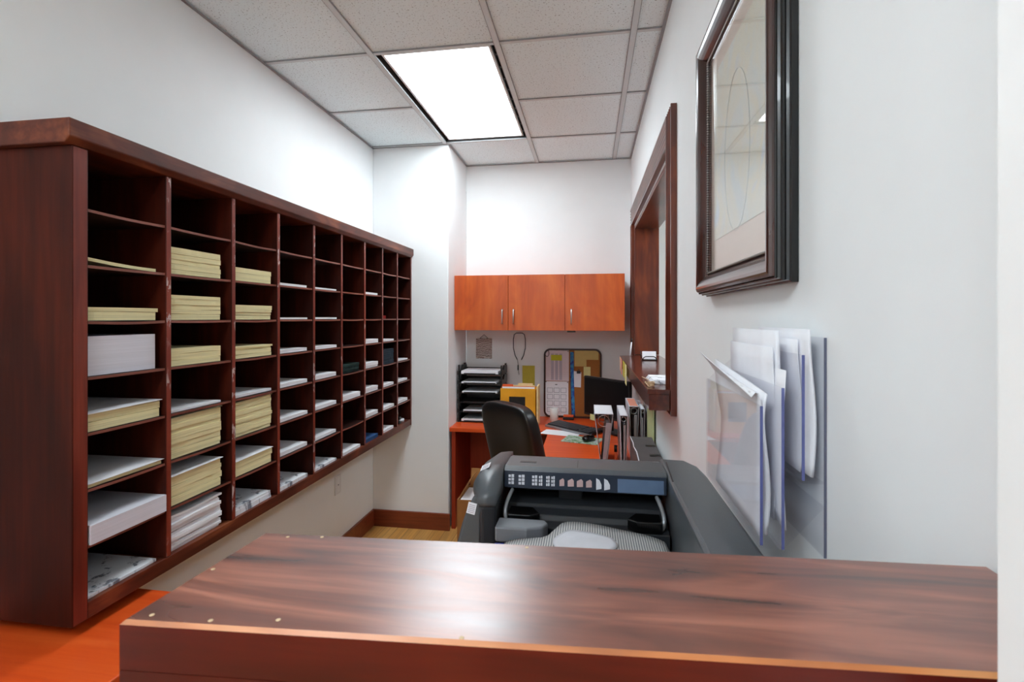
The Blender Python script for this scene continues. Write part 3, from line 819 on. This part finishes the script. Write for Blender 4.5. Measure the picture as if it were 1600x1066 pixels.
build('side_cover', MB().prism(prof, 'y', 1.07, 1.28), M['grey_pl'], pr, .006, 3)
xfp = frame_xf((0, 1.157, -.3625), 0, -.14)
build('control_panel', MB(xfp).box(-.2, .17, -.0035, .0005, -.039, .0005), M['panel_blue'], pr, .001)
build('display_strip', MB(xfp).box(.062, .164, -.0045, -.0034, -.037, -.007), M['panel_glass'], pr)
ico = [(-.190,.013,'w'),(-.166,.014,'w'),(-.134,.012,'w'),(-.118,.008,'w'),(-.101,.008,'w'),(-.089,.008,'w'),(-.070,.011,'r'),(-.051,.014,'r'),(-.030,.014,'r'),(-.009,.013,'r'),(.014,.012,'w'),(.032,.013,'w')]
M['icon_r'] = plain('pale salmon print', srgb(190,160,158), .6)
for x, wd, k in ico:
    im = MB(xfp)
    if k == 'w' and x < -.07:
        for r_ in range(3): im.box(x, x+wd*.42, -.0042, -.0035, -.031+.008*r_, -.0255+.008*r_).box(x+wd*.55, x+wd, -.0042, -.0035, -.031+.008*r_, -.0245+.008*r_)
    elif k == 'w':
        im.prism([(x,-.034),(x+wd,-.031),(x+wd,-.022),(x+wd*.6,-.012),(x,-.008)], 'y', -.0042, -.0035)
    else:
        im.prism([(x,-.030),(x+wd,-.029),(x+wd,-.016),(x+wd*.7,-.012),(x,-.017)], 'y', -.0042, -.0035)
    build('icon', im, M['binder_w' if k == 'w' else 'icon_r'], pr)
for s, x in ((1,-.184),(-1,.152)):
    arm = []
    for t in range(9):
        a = t/8
        arm.append((x-s*.008*math.sin(PI*a)+s*.004*(1-a), 1.15-.045*a-.02*math.sin(PI*a*.9), -.405-.055*a))
    build('guide_arm', MB().tube(arm, [.0045]*9, 10), M['silver'], pr)
build('slot_back', MB().box(-.2, .17, 1.225, 1.264, -.50, -.404), M['black_g'], pr)
build('roller_cover', MB().box(-.075, -.018, 1.195, 1.224, -.448, -.407), M['dark_pl'], pr, .003)
build('tray_step', MB().prism([(1.224,-.432),(1.165,-.440),(1.157,-.447),(1.125,-.450),(1.115,-.460),(1.085,-.463),(1.085,-.499),(1.224,-.499)], 'x', -.195, .168), M['dark_pl'], pr, .002)
for x0, x1 in ((-.182,-.130),(.100,.152)):
    build('tray_pocket', MB().prism([(x0,1.085),(x1,1.085),(x1+(.02 if x0<0 else 0),1.10),(x1,1.135),(x0,1.135),(x0-(.02 if x0>0 else 0),1.10)], 'z', -.462, -.438), M['black_g'], pr, .002)
gl = [(-.198,1.02),(-.13,1.02),(-.098,1.035),(-.088,1.055),(-.098,1.072),(-.198,1.072)]
build('tray_lip', MB().prism(gl, 'z', -.472, -.440), M['grey_pl2'], pr, .004)
build('output_tray', MB().box(-.19, .168, .70, 1.08, -.499, -.493), M['dark_pl'], pr, .002)
build('ink_label', MB().box(-.197, -.13, 1.0180, 1.0192, -.495, -.473), plain('blue label', srgb(34,54,140), .4), pr)
# label stickers with bars
def sticker(xf):
    s_ = build('sticker', MB(xf).box(-.012, .012, -.016, .016, 0, .0006), M['white_flat'], pr)
    b_ = MB(xf)
    for k in range(5): b_.box(-.009, .009, -.012+.005*k, -.010+.005*k, .0006, .0009)
    build('bar_print', b_, M['grey_ink'], s_)
def cap_xf():
    Mx = Matrix.Translation(Vector((-.2480, 1.165, -.3595))) @ Matrix.Rotation(-.45, 4, 'Y') @ Matrix.Rotation(.1, 4, 'X')
    return lambda p: Mx @ p
sticker(cap_xf())
def side_xf():
    Mx = Matrix.Translation(Vector((-.2595, 1.0695, -.424))) @ Matrix.Rotation(PI/2, 4, 'X') @ Matrix.Rotation(-.22, 4, 'Z') @ Matrix.Diagonal(Vector((.8,.8,1,1)))
    return lambda p: Mx @ p
sticker(side_xf())
# striped paper heap in the output tray
def tray_z(x, y):
    uu = max(0, min(1, (x+.185)/.35)); e = math.sin(PI*uu); vv = (y-.74)/.335
    return -.486+.040*e**.3+.004*math.sin(9*uu+4*vv)*e
def tray_sheet(u, v):
    x = -.185+.35*u; t = max(0, min(1, (u-.26)/.12)); t = t*t*(3-2*t)
    y = .74+(.27+.065*t-.02*max(0, 2*u-1)**2)*v
    return (x, y, tray_z(x, y))
single('striped_paper', MB().sheet(tray_sheet, 28, 12, .0015), M['striped'], 'grey finely striped paper humped in the printer output tray', 'paper')
def loose(u, v):
    k = .55+.45*math.sin(PI*(.1+.8*v))
    x = -.02+(u-.5)*.125*k+.02*v; y = .955+.075*v-.02*u
    return (x, y, tray_z(x, y)+.0035)
single('loose_sheet', MB().sheet(loose, 12, 8, .001), plain('plain pale grey sheet', srgb(196,196,202), .7), 'plain pale grey sheet lying on the striped paper in the printer', 'paper')

# ------------------------------------------------------------------ cherry desk, L shaped
WX = -.288
dk = thing('corner_desk', 'orange red L shaped cherry desk in the far alcove and along the right wall', 'desk', (-.3, 3.0, FZ))
build('worktop', MB().prism([(CHX+.004,3.47),(WX,3.47),(WX,.60),(RX-.018,.60),(RX-.018,BY-.004),(CHX+.004,BY-.004)], 'z', DZ-.03, DZ), M['cherry'], dk, .003)
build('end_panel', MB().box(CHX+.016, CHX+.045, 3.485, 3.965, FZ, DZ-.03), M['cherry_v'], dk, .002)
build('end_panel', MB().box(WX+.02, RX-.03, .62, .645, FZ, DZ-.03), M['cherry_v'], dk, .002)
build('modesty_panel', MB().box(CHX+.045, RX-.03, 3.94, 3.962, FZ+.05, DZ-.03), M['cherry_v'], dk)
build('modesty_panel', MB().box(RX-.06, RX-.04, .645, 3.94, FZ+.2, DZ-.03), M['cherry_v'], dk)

# ------------------------------------------------------------------ wall cabinet
UX0, UX1, UZ0, UZ1, UY = CHX+.003, .246, -.097, .314, 3.61
uc = thing('wall_cabinet', 'orange cherry three door wall cabinet above the far desk', 'cabinet', ((UX0+UX1)/2, BY-.002, UZ0))
build('carcass', MB().box(UX0, UX1, UY+.019, BY-.002, UZ0, UZ1-.002), M['cab'], uc, .001)
seams = [UX0, -.599, -.180, UX1]
for i in range(3):
    d_ = build('door', MB().box(seams[i]+(.0015 if i else 0), seams[i+1]-.0015, UY, UY+.018, UZ0, UZ1), M['cab'], uc, .0012)
    hx = (seams[1]-.042, seams[1]+.042, seams[2]+.046)[i]
    build('handle', MB().tube([(hx,UY,-.045),(hx,UY-.018,-.047),(hx,UY-.025,-.04),(hx,UY-.027,.005),(hx,UY-.025,.05),(hx,UY-.018,.057),(hx,UY,.055)], .0048, 10), M['chrome'], d_)
build('under_bracket', MB().box(-.165, -.105, UY+.005, UY+.05, UZ0-.012, UZ0), M['black'], uc)

# ------------------------------------------------------------------ far wall items
def on_back(mb): return mb
YB = BY
pq = thing('wall_plaque', 'small plaque with swirling line drawing hung left of the lanyard', 'plaque', (-.86, YB, -.34))
build('plate', MB().box(-.928, -.796, YB-.012, YB-.001, -.338, -.172), M['plaque'], pq, .002)
build('hanging_cord', MB().tube([(-.895,YB-.006,-.172),(-.862,YB-.004,-.142),(-.829,YB-.006,-.172)], .0022, 6), M['cable'], pq)
ld = thing('lanyard', 'dark cord lanyard hanging on the far wall under the cabinet', 'lanyard', (-.575, YB, -.46))
pts = [(-.592,-.128),(-.610,-.140),(-.617,-.18),(-.617,-.25),(-.603,-.31),(-.585,-.345)]
build('cord', MB().tube([(x,YB-.006,z) for x,z in pts[::-1]]+[(-1.136-x,YB-.006,z) for x,z in pts], .0035, 8), M['cable'], ld)
build('badge_clip', MB().box(-.583, -.573, YB-.009, YB-.002, -.43, -.388).tube([(-.578,YB-.006,-.388),(-.583,YB-.006,-.346)], .002, 6).tube([(-.576,YB-.006,-.43),(-.570,YB-.006,-.466)], .002, 6), M['cable'], ld)
single('yellow_note', MB().box(-.543, -.442, YB-.002, YB-.0008, -.552, -.392), M['yellow_n'], 'yellow note taped to the far wall right of the lanyard', 'note')

# letter trays
lt = thing('letter_trays', 'black six tier letter tray tower on the left of the far desk', 'letter trays', (-.83, 3.8, DZ))
TX0, TX1, TY0, TY1 = -1.000, -.655, 3.66, 3.90
pitch = .072
for k in range(6):
    z = DZ+.004+k*pitch
    tm = MB().box(TX0+.014, TX1-.014, TY0+.004, TY1, z, z+.005).box(TX0+.014, TX1-.014, TY1-.005, TY1, z, z+.035).box(TX0+.05, TX1-.05, TY0, TY0+.004, z, z+.012)
    build('tray', tm, M['black'], lt, .001)
for x0, x1 in ((TX0, TX0+.014), (TX1-.014, TX1)):
    sm = MB()
    for k in range(6):
        z = DZ+.001+k*pitch
        sm.prism([(TY0+.0,z),(TY1,z),(TY1,z+.06),(TY0+.13,z+.066),(TY0+.09,z+.034),(TY0,z+.03)], 'x', x0, x1)
        sm.box(x0+.002, x1-.002, TY0+.01, TY0+.035, z+.028, z+pitch+.002).box(x0+.002, x1-.002, TY1-.05, TY1-.01, z+.055, z+pitch+.002)
    build('side_frame', sm, M['black'], lt)
names = ['bottom','second','third','fourth','fifth','top']
for k, h, x0, x1 in ((5,.022,TX0+.028,TX1-.03),(4,.012,TX0+.03,TX1-.045),(3,.012,TX0+.035,TX1-.035),(1,.014,TX0+.045,TX1-.05),(0,.016,TX0+.03,TX1-.04)):
    z = DZ+.009+k*pitch+.0006
    mb = MB(); slab(mb, 0, 1, 0, 1, 0, 1)
    mb = MB(); slab(mb, x0, x1, TY0+.006, TY1-.012, z, z+h, 0)
    single('tray_paper', mb, M['white_p'], f'white paper lying in the {names[k]} tier of the black letter trays', 'paper', 'paper in the letter trays')
# yellow file holder
fh = thing('file_holder', 'yellow upright file box with black window beside the letter trays', 'file holder', (-.50, 3.7, DZ))
HX0, HX1, HY0, HY1 = -.655, -.375, 3.60, 3.70
build('front_plate', MB().box(HX0, HX1-.02, HY0, HY0+.004, DZ+.001, -.525), M['yellow'], fh, .001)
build('side_plate', MB().box(HX0, HX0+.004, HY0+.004, HY1, DZ+.001, -.53).box(HX1-.024, HX1-.02, HY0+.004, HY1, DZ+.001, -.53).box(HX0+.004, HX1-.024, HY0+.004, HY1, DZ+.001, DZ+.006), M['yellow'], fh)
build('back_plate', MB().box(HX0, HX1-.02, HY1, HY1+.004, DZ+.001, -.52), M['yellow'], fh)
build('window', MB().box(-.59, -.47, HY0-.001, HY0, -.72, -.585), M['black'], fh)
def file(y, x0, x1, top, m, label, tab=None):
    mb = MB().box(x0, x1, y, y+.004, DZ+.008, top)
    if tab: mb.box(tab[0], tab[1], y, y+.004, top, top+.014)
    single('file_folder', mb, M[m], label, 'file folder', 'folders in the yellow file box')
file(3.612, HX0+.012, HX1-.028, -.514, 'white_flat', 'white sheets at the front of the yellow file box')
file(3.63, HX0+.006, HX1-.028, -.512, 'orange', 'orange folder with raised tab in the yellow file box', (HX0+.01, HX0+.09))
file(3.648, HX0+.03, HX1-.028, -.505, 'manila', 'manila folder behind the orange one in the yellow box', (-.53,-.42))
single('manila_envelope', MB().box(HX1-.012, HX1-.002, HY0+.004, HY1+.05, DZ+.001, -.508), M['manila'], 'pale manila envelope standing against the side of the yellow file box', 'envelope')

# cork board leaning on the wall, standing on the desk
KX0, KX1, KZ0, KZ1 = -.366, .090, DZ+.001, -.25
KY = 3.957
def rrect(x0, x1, z0, z1, r, n=6):
    pts = []
    for cx_, cz_, a0 in ((x1-r,z1-r,0),(x0+r,z1-r,PI/2),(x0+r,z0+r,PI),(x1-r,z0+r,1.5*PI)):
        for i in range(n+1):
            a = a0+PI/2*i/n; pts.append((cx_+r*math.cos(a), cz_+r*math.sin(a)))
    return pts
cb = thing('cork_board', 'cork board in a dark rounded frame standing on the far desk', 'notice board', ((KX0+KX1)/2, KY, DZ))
build('cork', MB().prism(rrect(KX0+.008, KX1-.008, KZ0+.008, KZ1-.008, .045), 'y', KY, KY+.02), M['cork'], cb)
o_ = rrect(KX0, KX1, KZ0, KZ1, .05); i_ = rrect(KX0+.013, KX1-.013, KZ0+.013, KZ1-.013, .042)
fm = MB(); n = len(o_)
vs = [(x,KY-.008,z) for x,z in o_]+[(x,KY-.008,z) for x,z in i_]+[(x,KY+.024,z) for x,z in o_]+[(x,KY+.024,z) for x,z in i_]
fs = []
for i in range(n):
    j = (i+1)%n
    fs += [(i,j,n+j,n+i),(2*n+i,3*n+i,3*n+j,2*n+j),(i,2*n+i,2*n+j,j),(n+i,n+j,3*n+j,3*n+i)]
fm.add(vs, fs); build('frame', fm, M['board_frame'], cb)
PB = KY-.0012
ws = thing('wall_schedule', 'pinkish white sheet with highlighted grey columns pinned on the cork board', 'schedule', (-.26, PB, -.51))
build('sheet', MB().box(-.350, -.166, PB-.001, PB, -.508, -.262), M['pinkwhite'], ws)
for k in range(3):
    x = -.308+.033*k
    build('printed_column', MB().box(x, x+.022, PB-.0016, PB-.0011, -.500, -.290), M['grey_ink'], ws)
build('highlight', MB().box(-.308, -.222, PB-.0022, PB-.0017, -.345, -.300), M['lime'], ws)
wc = thing('year_calendar', 'white year calendar of small month boxes below the pinned schedule', 'calendar', (-.26, PB, -.78))
build('sheet', MB().box(-.352, -.170, PB-.003, PB-.002, -.783, -.512), M['white_flat'], wc)
for r_ in range(4):
    for c_ in range(3):
        x = -.338+.054*c_; z = -.60-.052*r_; mo = MB()
        for a_, b_ in (((x,z),(x,z+.036)),((x,z+.036),(x+.043,z+.036)),((x+.043,z+.036),(x+.043,z)),((x,z),(x+.043,z))):
            mo.tube([(a_[0],PB-.0036,a_[1]),(b_[0],PB-.0036,b_[1])], .0015, 4)
        build('month_box', mo, M['grey_line'], wc)
build('heading', MB().box(-.275, -.258, PB-.0036, PB-.0031, -.540, -.534), M['ink'], wc)
pins = [(-.345,-.27),(-.172,-.27),(-.348,-.515),(-.176,-.517)]
for i, (x, z) in enumerate(pins):
    single('push_pin', MB().tube([(x,PB-.004,z),(x,PB-.012,z)], .004, 8), M['ink'], f"black push pin at the {('upper left','upper right','lower left','lower right')[i]} corner of the pinned schedule", 'push pin', 'black push pins on the cork board')
rib = []
single('ribbon', MB().sheet(lambda u, v: (-.156+.028*v+.012*u*u, PB-.002-.002*math.sin(PI*v), -.275-.51*u), 16, 3, .0014), M['lanyard'], 'blue patterned ribbon hanging down the middle of the cork board', 'ribbon')
single('memo', MB().prism([(-.122,-.262),(.066,-.262),(.066,-.336),(-.028,-.336),(-.028,-.390),(-.122,-.390)], 'y', PB-.001, PB), M['tan_y'], 'large faded yellow memo at the top right of the cork board', 'memo')
single('sticky_note', MB().box(-.050, .004, PB-.0026, PB-.0016, -.468, -.392), M['pale_y'], 'pale yellow sticky note under the faded memo on the cork board', 'sticky note')
wcd = thing('white_card', 'white card held by a black clip on the cork board', 'card', (-.1, PB, -.54))
build('card', MB().prism([(-.132,-.425),(-.068,-.436),(-.072,-.556),(-.128,-.553)], 'y', PB-.0016, PB-.0006), M['white_flat'], wcd)
build('clip', MB().box(-.104, -.074, PB-.006, PB-.0017, -.446, -.424).tube([(-.096,PB-.004,-.424),(-.089,PB-.004,-.409),(-.082,PB-.004,-.424)], .002, 6), M['black'], wcd)
lp_ = MB().tube([(-.340+.016*math.cos(t*PI/8), PB-.004, -.288+.026*math.sin(t*PI/8)) for t in range(16)], .0025, 6, True)
single('cord_loop', lp_, M['board_frame'], 'small dark cord loop at the upper left of the cork board', 'cord')

# monitor
def mon_xf(p0=Vector((-.045,3.60,-.42)), p1=Vector((.251,3.29,-.42))):
    d = (p1-p0); ang = math.atan2(d.y, d.x); c = (p0+p1)/2
    return c, ang, d.length
mc, ma, mw = mon_xf()
X_ = frame_xf((mc.x, mc.y, DZ), ma, 0)
mn = thing('monitor', 'black flat computer monitor turned towards the office chair', 'monitor', (mc.x, mc.y, DZ))
zt, zb_ = -.42-DZ, -.697-DZ
build('housing', MB(X_).box(-mw/2, mw/2, .003, .03, zb_, zt), M['black'], mn, .004)
build('screen', MB(X_).box(-mw/2+.012, mw/2-.012, .0015, .003, zb_+.016, zt-.012), plain('unlit screen', (.004,.004,.005,1), .3, spec=.2), mn)
build('stand_neck', MB(X_).box(-.03, .03, .03, .055, .02, .22), M['black'], mn, .004)
build('stand_base', MB(X_).box(-.11, .11, .005, .13, .0005, .016), M['black'], mn, .006)
single('sticky_note', MB(X_).box(-mw/2+.07, -mw/2+.115, -.004, .001, zb_-.028, zb_+.012), M['pale_y'], 'pale sticky note on the lower edge of the black monitor', 'sticky note')

# keyboard, mouse, papers
kd = Vector((.02,3.36,0))-Vector((-.27,3.60,0)); ka = math.atan2(kd.y, kd.x)
KX_ = frame_xf((-.115, 3.535, DZ), ka-.0, .06)
kb = thing('keyboard', 'black keyboard with silver front edge on the desk below the monitor', 'keyboard', (-.115, 3.535, DZ))
build('base', MB(KX_).box(-.205, .205, -.068, .072, .006, .022), M['black'], kb, .004)
build('front_edge', MB(KX_).box(-.205, .205, -.080, -.069, .006, .021), M['silver'], kb, .001)
ky = MB(KX_)
for r_ in range(6):
    x = -.198; y = -.060+r_*.0205
    while x < .185:
        wd = .0165 if not (r_ == 0 and -.1 < x < -.05) else .1
        ky.box(x, x+wd, y, y+.0165, .0222, .0285); x += wd+.0035
        if abs(x-.095) < .01: x += .008
build('keycaps', ky, plain('dark grey keycaps', srgb(62,62,66), .5), kb)
pm = frame_xf((-.19, 3.415, DZ), -.25)
single('loose_sheet', MB(pm).box(-.14, .12, -.065, .075, .0006, .0016), M['white_flat'], 'white sheet of paper on the desk in front of the keyboard', 'paper')
mp2 = frame_xf((-.045, 3.245, DZ), -.25)
single('mouse_mat', MB(mp2).box(-.125, .115, -.09, .09, .0006, .0034), M['photo'], 'green and blue picture mouse mat on the cherry desk', 'mouse mat', bevel=.001)
mo = thing('mouse', 'black computer mouse on the picture mouse mat', 'mouse', (-.01, 3.225, DZ+.004))
build('shell', MB(frame_xf((-.01,3.225,DZ+.0035), -.6)).superq((0,0,.018), .030, .052, .017, .8, .8, 24, 12), M['black_g'], mo)
build('wheel', MB(frame_xf((-.01,3.225,DZ+.0035), -.6)).tube([(-.003,.03,.030),(.003,.03,.030)], .006, 10), M['grey_pl2'], mo)
mg = MB().lathe([(.001,.001),(.030,.001),(.032,.004),(.0325,.102),(.0310,.103),(.0295,.100),(.029,.01),(.001,.008)], (-.272, 3.80, DZ), 28)
single('cup', mg, M['mug'], 'off white cylindrical cup on the far desk before the calendar', 'cup')
od = thing('tape_dispenser', 'small orange topped dispenser on the desk right of the cup', 'dispenser', (-.165, 3.885, DZ))
build('base', MB().box(-.208, -.125, 3.862, 3.912, DZ+.001, DZ+.022), M['black'], od, .004)
build('top', MB().box(-.206, -.127, 3.864, 3.910, DZ+.0225, DZ+.036), M['orange'], od, .004)

# binders standing on their fore edges, spine up
def binder(x0, x1, y0, y1, top, b, lean, label, lab=None, cover='binder_w', rings=True):
    cx_ = (x0+x1)/2; z0 = DZ+.001
    t = thing('ring_binder', label, 'binder', (cx_, (y0+y1)/2, DZ), 'ring binders standing spine up on the desk')
    th = .003; bl, br = cx_+lean-b/2, cx_+lean+b/2
    build('cover', MB().prism([(bl,z0),(bl+th,z0),(x0+th,top-th),(x0,top-th)], 'y', y0, y1), [M[cover]], t)
    build('cover', MB().prism([(br-th,z0),(br,z0),(x1,top-th),(x1-th,top-th)], 'y', y0, y1), [M['binder_in']], t)
    sp_ = build('spine', MB().box(x0, x1, y0, y1, top-th, top), M[cover], t, .001)
    if lab: build('spine_label', MB().box(x0+.006, x1-.006, y0+.012, y1-.03, top+.0001, top+.0008), M[lab], sp_)
    if rings:
        for yy in (y0+.02, (y0+y1)/2, y1-.03):
            R = (x1-x0)*.30
            build('ring', MB().tube([(cx_+R*math.cos(q*PI/10), yy, top-.012-R+R*math.sin(q*PI/10)) for q in range(20)], .0022, 6, True), M['chrome'], t)
    pw = (x1-x0)*.28
    build('page_block', MB().prism([(br-.006-pw*.6,z0+.012),(br-.005,z0+.012),(x1-.010,top-.05),(x1-.010-pw,top-.05)], 'y', y0+.006, y1-.01), M['binder_in'], t)
    return t
binder(.022, .122, 2.665, 2.935, -.512, .03, .0, 'wide white ring binder, first of the row beside the mouse mat', 'white_flat')
binder(.152, .192, 2.60, 2.90, -.505, .024, .0, 'narrow glossy white ring binder, second of the row from the mouse', 'white_flat')
binder(.213, .268, 2.80, 3.09, -.492, .026, .0, 'white ring binder with salmon spine label among the binders', 'pink')
binder(.276, .299, 2.80, 3.10, -.505, .016, .0, 'grey white ring binder closest to the right wall', 'white_flat')
mk = thing('marker_pen', 'orange and black marker standing between the first two binders', 'marker', (.137, 2.72, DZ))
build('barrel', MB().tube([(.137,2.72,DZ+.001),(.137,2.72,DZ+.075)], .008, 12), M['orange'], mk)
build('cap', MB().tube([(.137,2.72,DZ+.075),(.137,2.72,DZ+.11)], .0085, 12), M['black'], mk)
single('leaning_folder', MB().box(.3015, .3115, 2.50, 2.72, DZ+.001, -.44), M['folder_g'], 'pale green folder standing against the right wall below the ledge', 'folder')
db = thing('document_box', 'dark grey card box with two black slots behind the printer', 'box', (.255, 2.28, DZ))
build('shell', MB().box(.195, .2985, 2.04, 2.49, DZ+.001, -.585), M['doc_box'], db, .003)
for y in (2.14, 2.30): build('hand_slot', MB().box(.250, .296, y, y+.035, -.5849, -.5842), M['black'], db)
build('torn_edge', MB().tube([(.196,2.05,-.584),(.200,2.2,-.583),(.194,2.28,-.582),(.198,2.36,-.584),(.194,2.48,-.583)], .0022, 6), M['white_flat'], db)

# ------------------------------------------------------------------ office chair
CR = -.76
cc = Vector((-.198, 2.945, FZ))
XC = frame_xf(cc, CR)
oc = thing('office_chair', 'black leather high back office chair seen from behind', 'chair', (cc.x, cc.y, FZ))
def bendb(p): return (p.x, p.y-.6*p.x*p.x-.26*p.z, p.z)
build('backrest', MB(XC).superq((0.01,-.29,.80), .225, .058, .27, .4, .5, 64, 32, bendb), M['leather'], oc)
build('seat', MB(XC).superq((0,.0,.44), .25, .25, .055, .4, .4, 48, 16), M['leather'], oc)
build('seat_pan', MB(XC).box(-.16, .16, -.17, .17, .36, .39), M['black'], oc, .01)
build('back_bar', MB(XC).tube([(0,-.10,.375),(0,-.24,.38),(0,-.325,.44),(0,-.345,.60)], .022, 10), M['black'], oc)
for s in (-1, 1):
    ar_ = build('armrest', MB(XC).tube([(s*.262,.12,.42),(s*.285,.13,.56),(s*.285,.10,.625),(s*.285,-.10,.625),(s*.285,-.22,.61),(s*.262,-.25,.56)], .017, 10), M['black'], oc)
    build('arm_pad', MB(XC).superq((s*.285,-.05,.644), .028, .12, .014, .5, .5, 24, 10), M['leather'], ar_)
build('gas_column', MB(XC).lathe([(.025,.09),(.025,.24),(.018,.24),(.018,.36)], (0,0,0), 18), M['black_g'], oc)
bs = build('base', MB(XC).lathe([(.04,.07),(.045,.08),(.045,.11),(.03,.12)], (0,0,0), 18), M['black'], oc)
for k in range(5):
    a = 2*PI*k/5+.3
    build('spoke', MB(XC).tube([(.03*math.cos(a),.03*math.sin(a),.09),(.16*math.cos(a),.16*math.sin(a),.085),(.28*math.cos(a),.28*math.sin(a),.07)], [.02,.017,.012], 8), M['black'], bs)
    px, py = .28*math.cos(a), .28*math.sin(a)
    tx, ty = -math.sin(a), math.cos(a)
    build('caster', MB(XC).tube([(px-tx*.018,py-ty*.018,.0275),(px+tx*.018,py+ty*.018,.0275)], .027, 14), M['black'], bs)

# ------------------------------------------------------------------ cardboard box under the far desk, outlet plate
bx = thing('cardboard_box', 'open brown cardboard box with paper on the floor under the desk', 'box', (-.72, 3.2, FZ))
BX0, BX1, BY0, BY1, BZ1 = -.835, -.585, 3.05, 3.33, -1.16
build('carton', MB().box(BX0, BX1, BY0, BY0+.005, FZ+.001, BZ1).box(BX0, BX1, BY1-.005, BY1, FZ+.001, BZ1).box(BX0, BX0+.005, BY0+.005, BY1-.005, FZ+.001, BZ1)
      .box(BX1-.005, BX1, BY0+.005, BY1-.005, FZ+.001, BZ1).box(BX0+.005, BX1-.005, BY0+.005, BY1-.005, FZ+.001, FZ+.006), M['cardboard'], bx)
build('flap', MB().prism([(BX0,BZ1),(BX0+.004,BZ1),(BX0+.064,BZ1+.10),(BX0+.060,BZ1+.10)], 'y', BY0+.06, BY1), M['cardboard'], bx)
build('flap', MB().prism([(BY1-.004,BZ1),(BY1,BZ1),(BY1+.03,BZ1+.11),(BY1+.026,BZ1+.11)], 'x', BX0+.02, BX1), M['cardboard'], bx)
pp = MB(); slab(pp, BX0+.012, BX1-.012, BY0+.012, BY1-.012, FZ+.0065, BZ1-.012)
single('box_paper', pp, M['white_p'], 'white papers filling the open cardboard box under the desk', 'paper')
op = thing('wall_outlet', 'white electrical outlet plate low on the left wall', 'outlet', (LX, 2.935, -1.13))
build('cover_plate', MB().box(LX+.0005, LX+.007, 2.898, 2.972, -1.125, -1.008), plain('pale grey plastic plate', (.74,.745,.75,1), .4, var=.02), op, .002)
build('socket', MB().box(LX+.007, LX+.0085, 2.918, 2.952, -1.062, -1.022).box(LX+.007, LX+.0085, 2.918, 2.952, -1.112, -1.072), M['white_metal'], op, .001)
build('screw', MB().tube([(LX+.007,2.935,-1.067),(LX+.0088,2.935,-1.067)], .0035, 8), M['ink'], op)
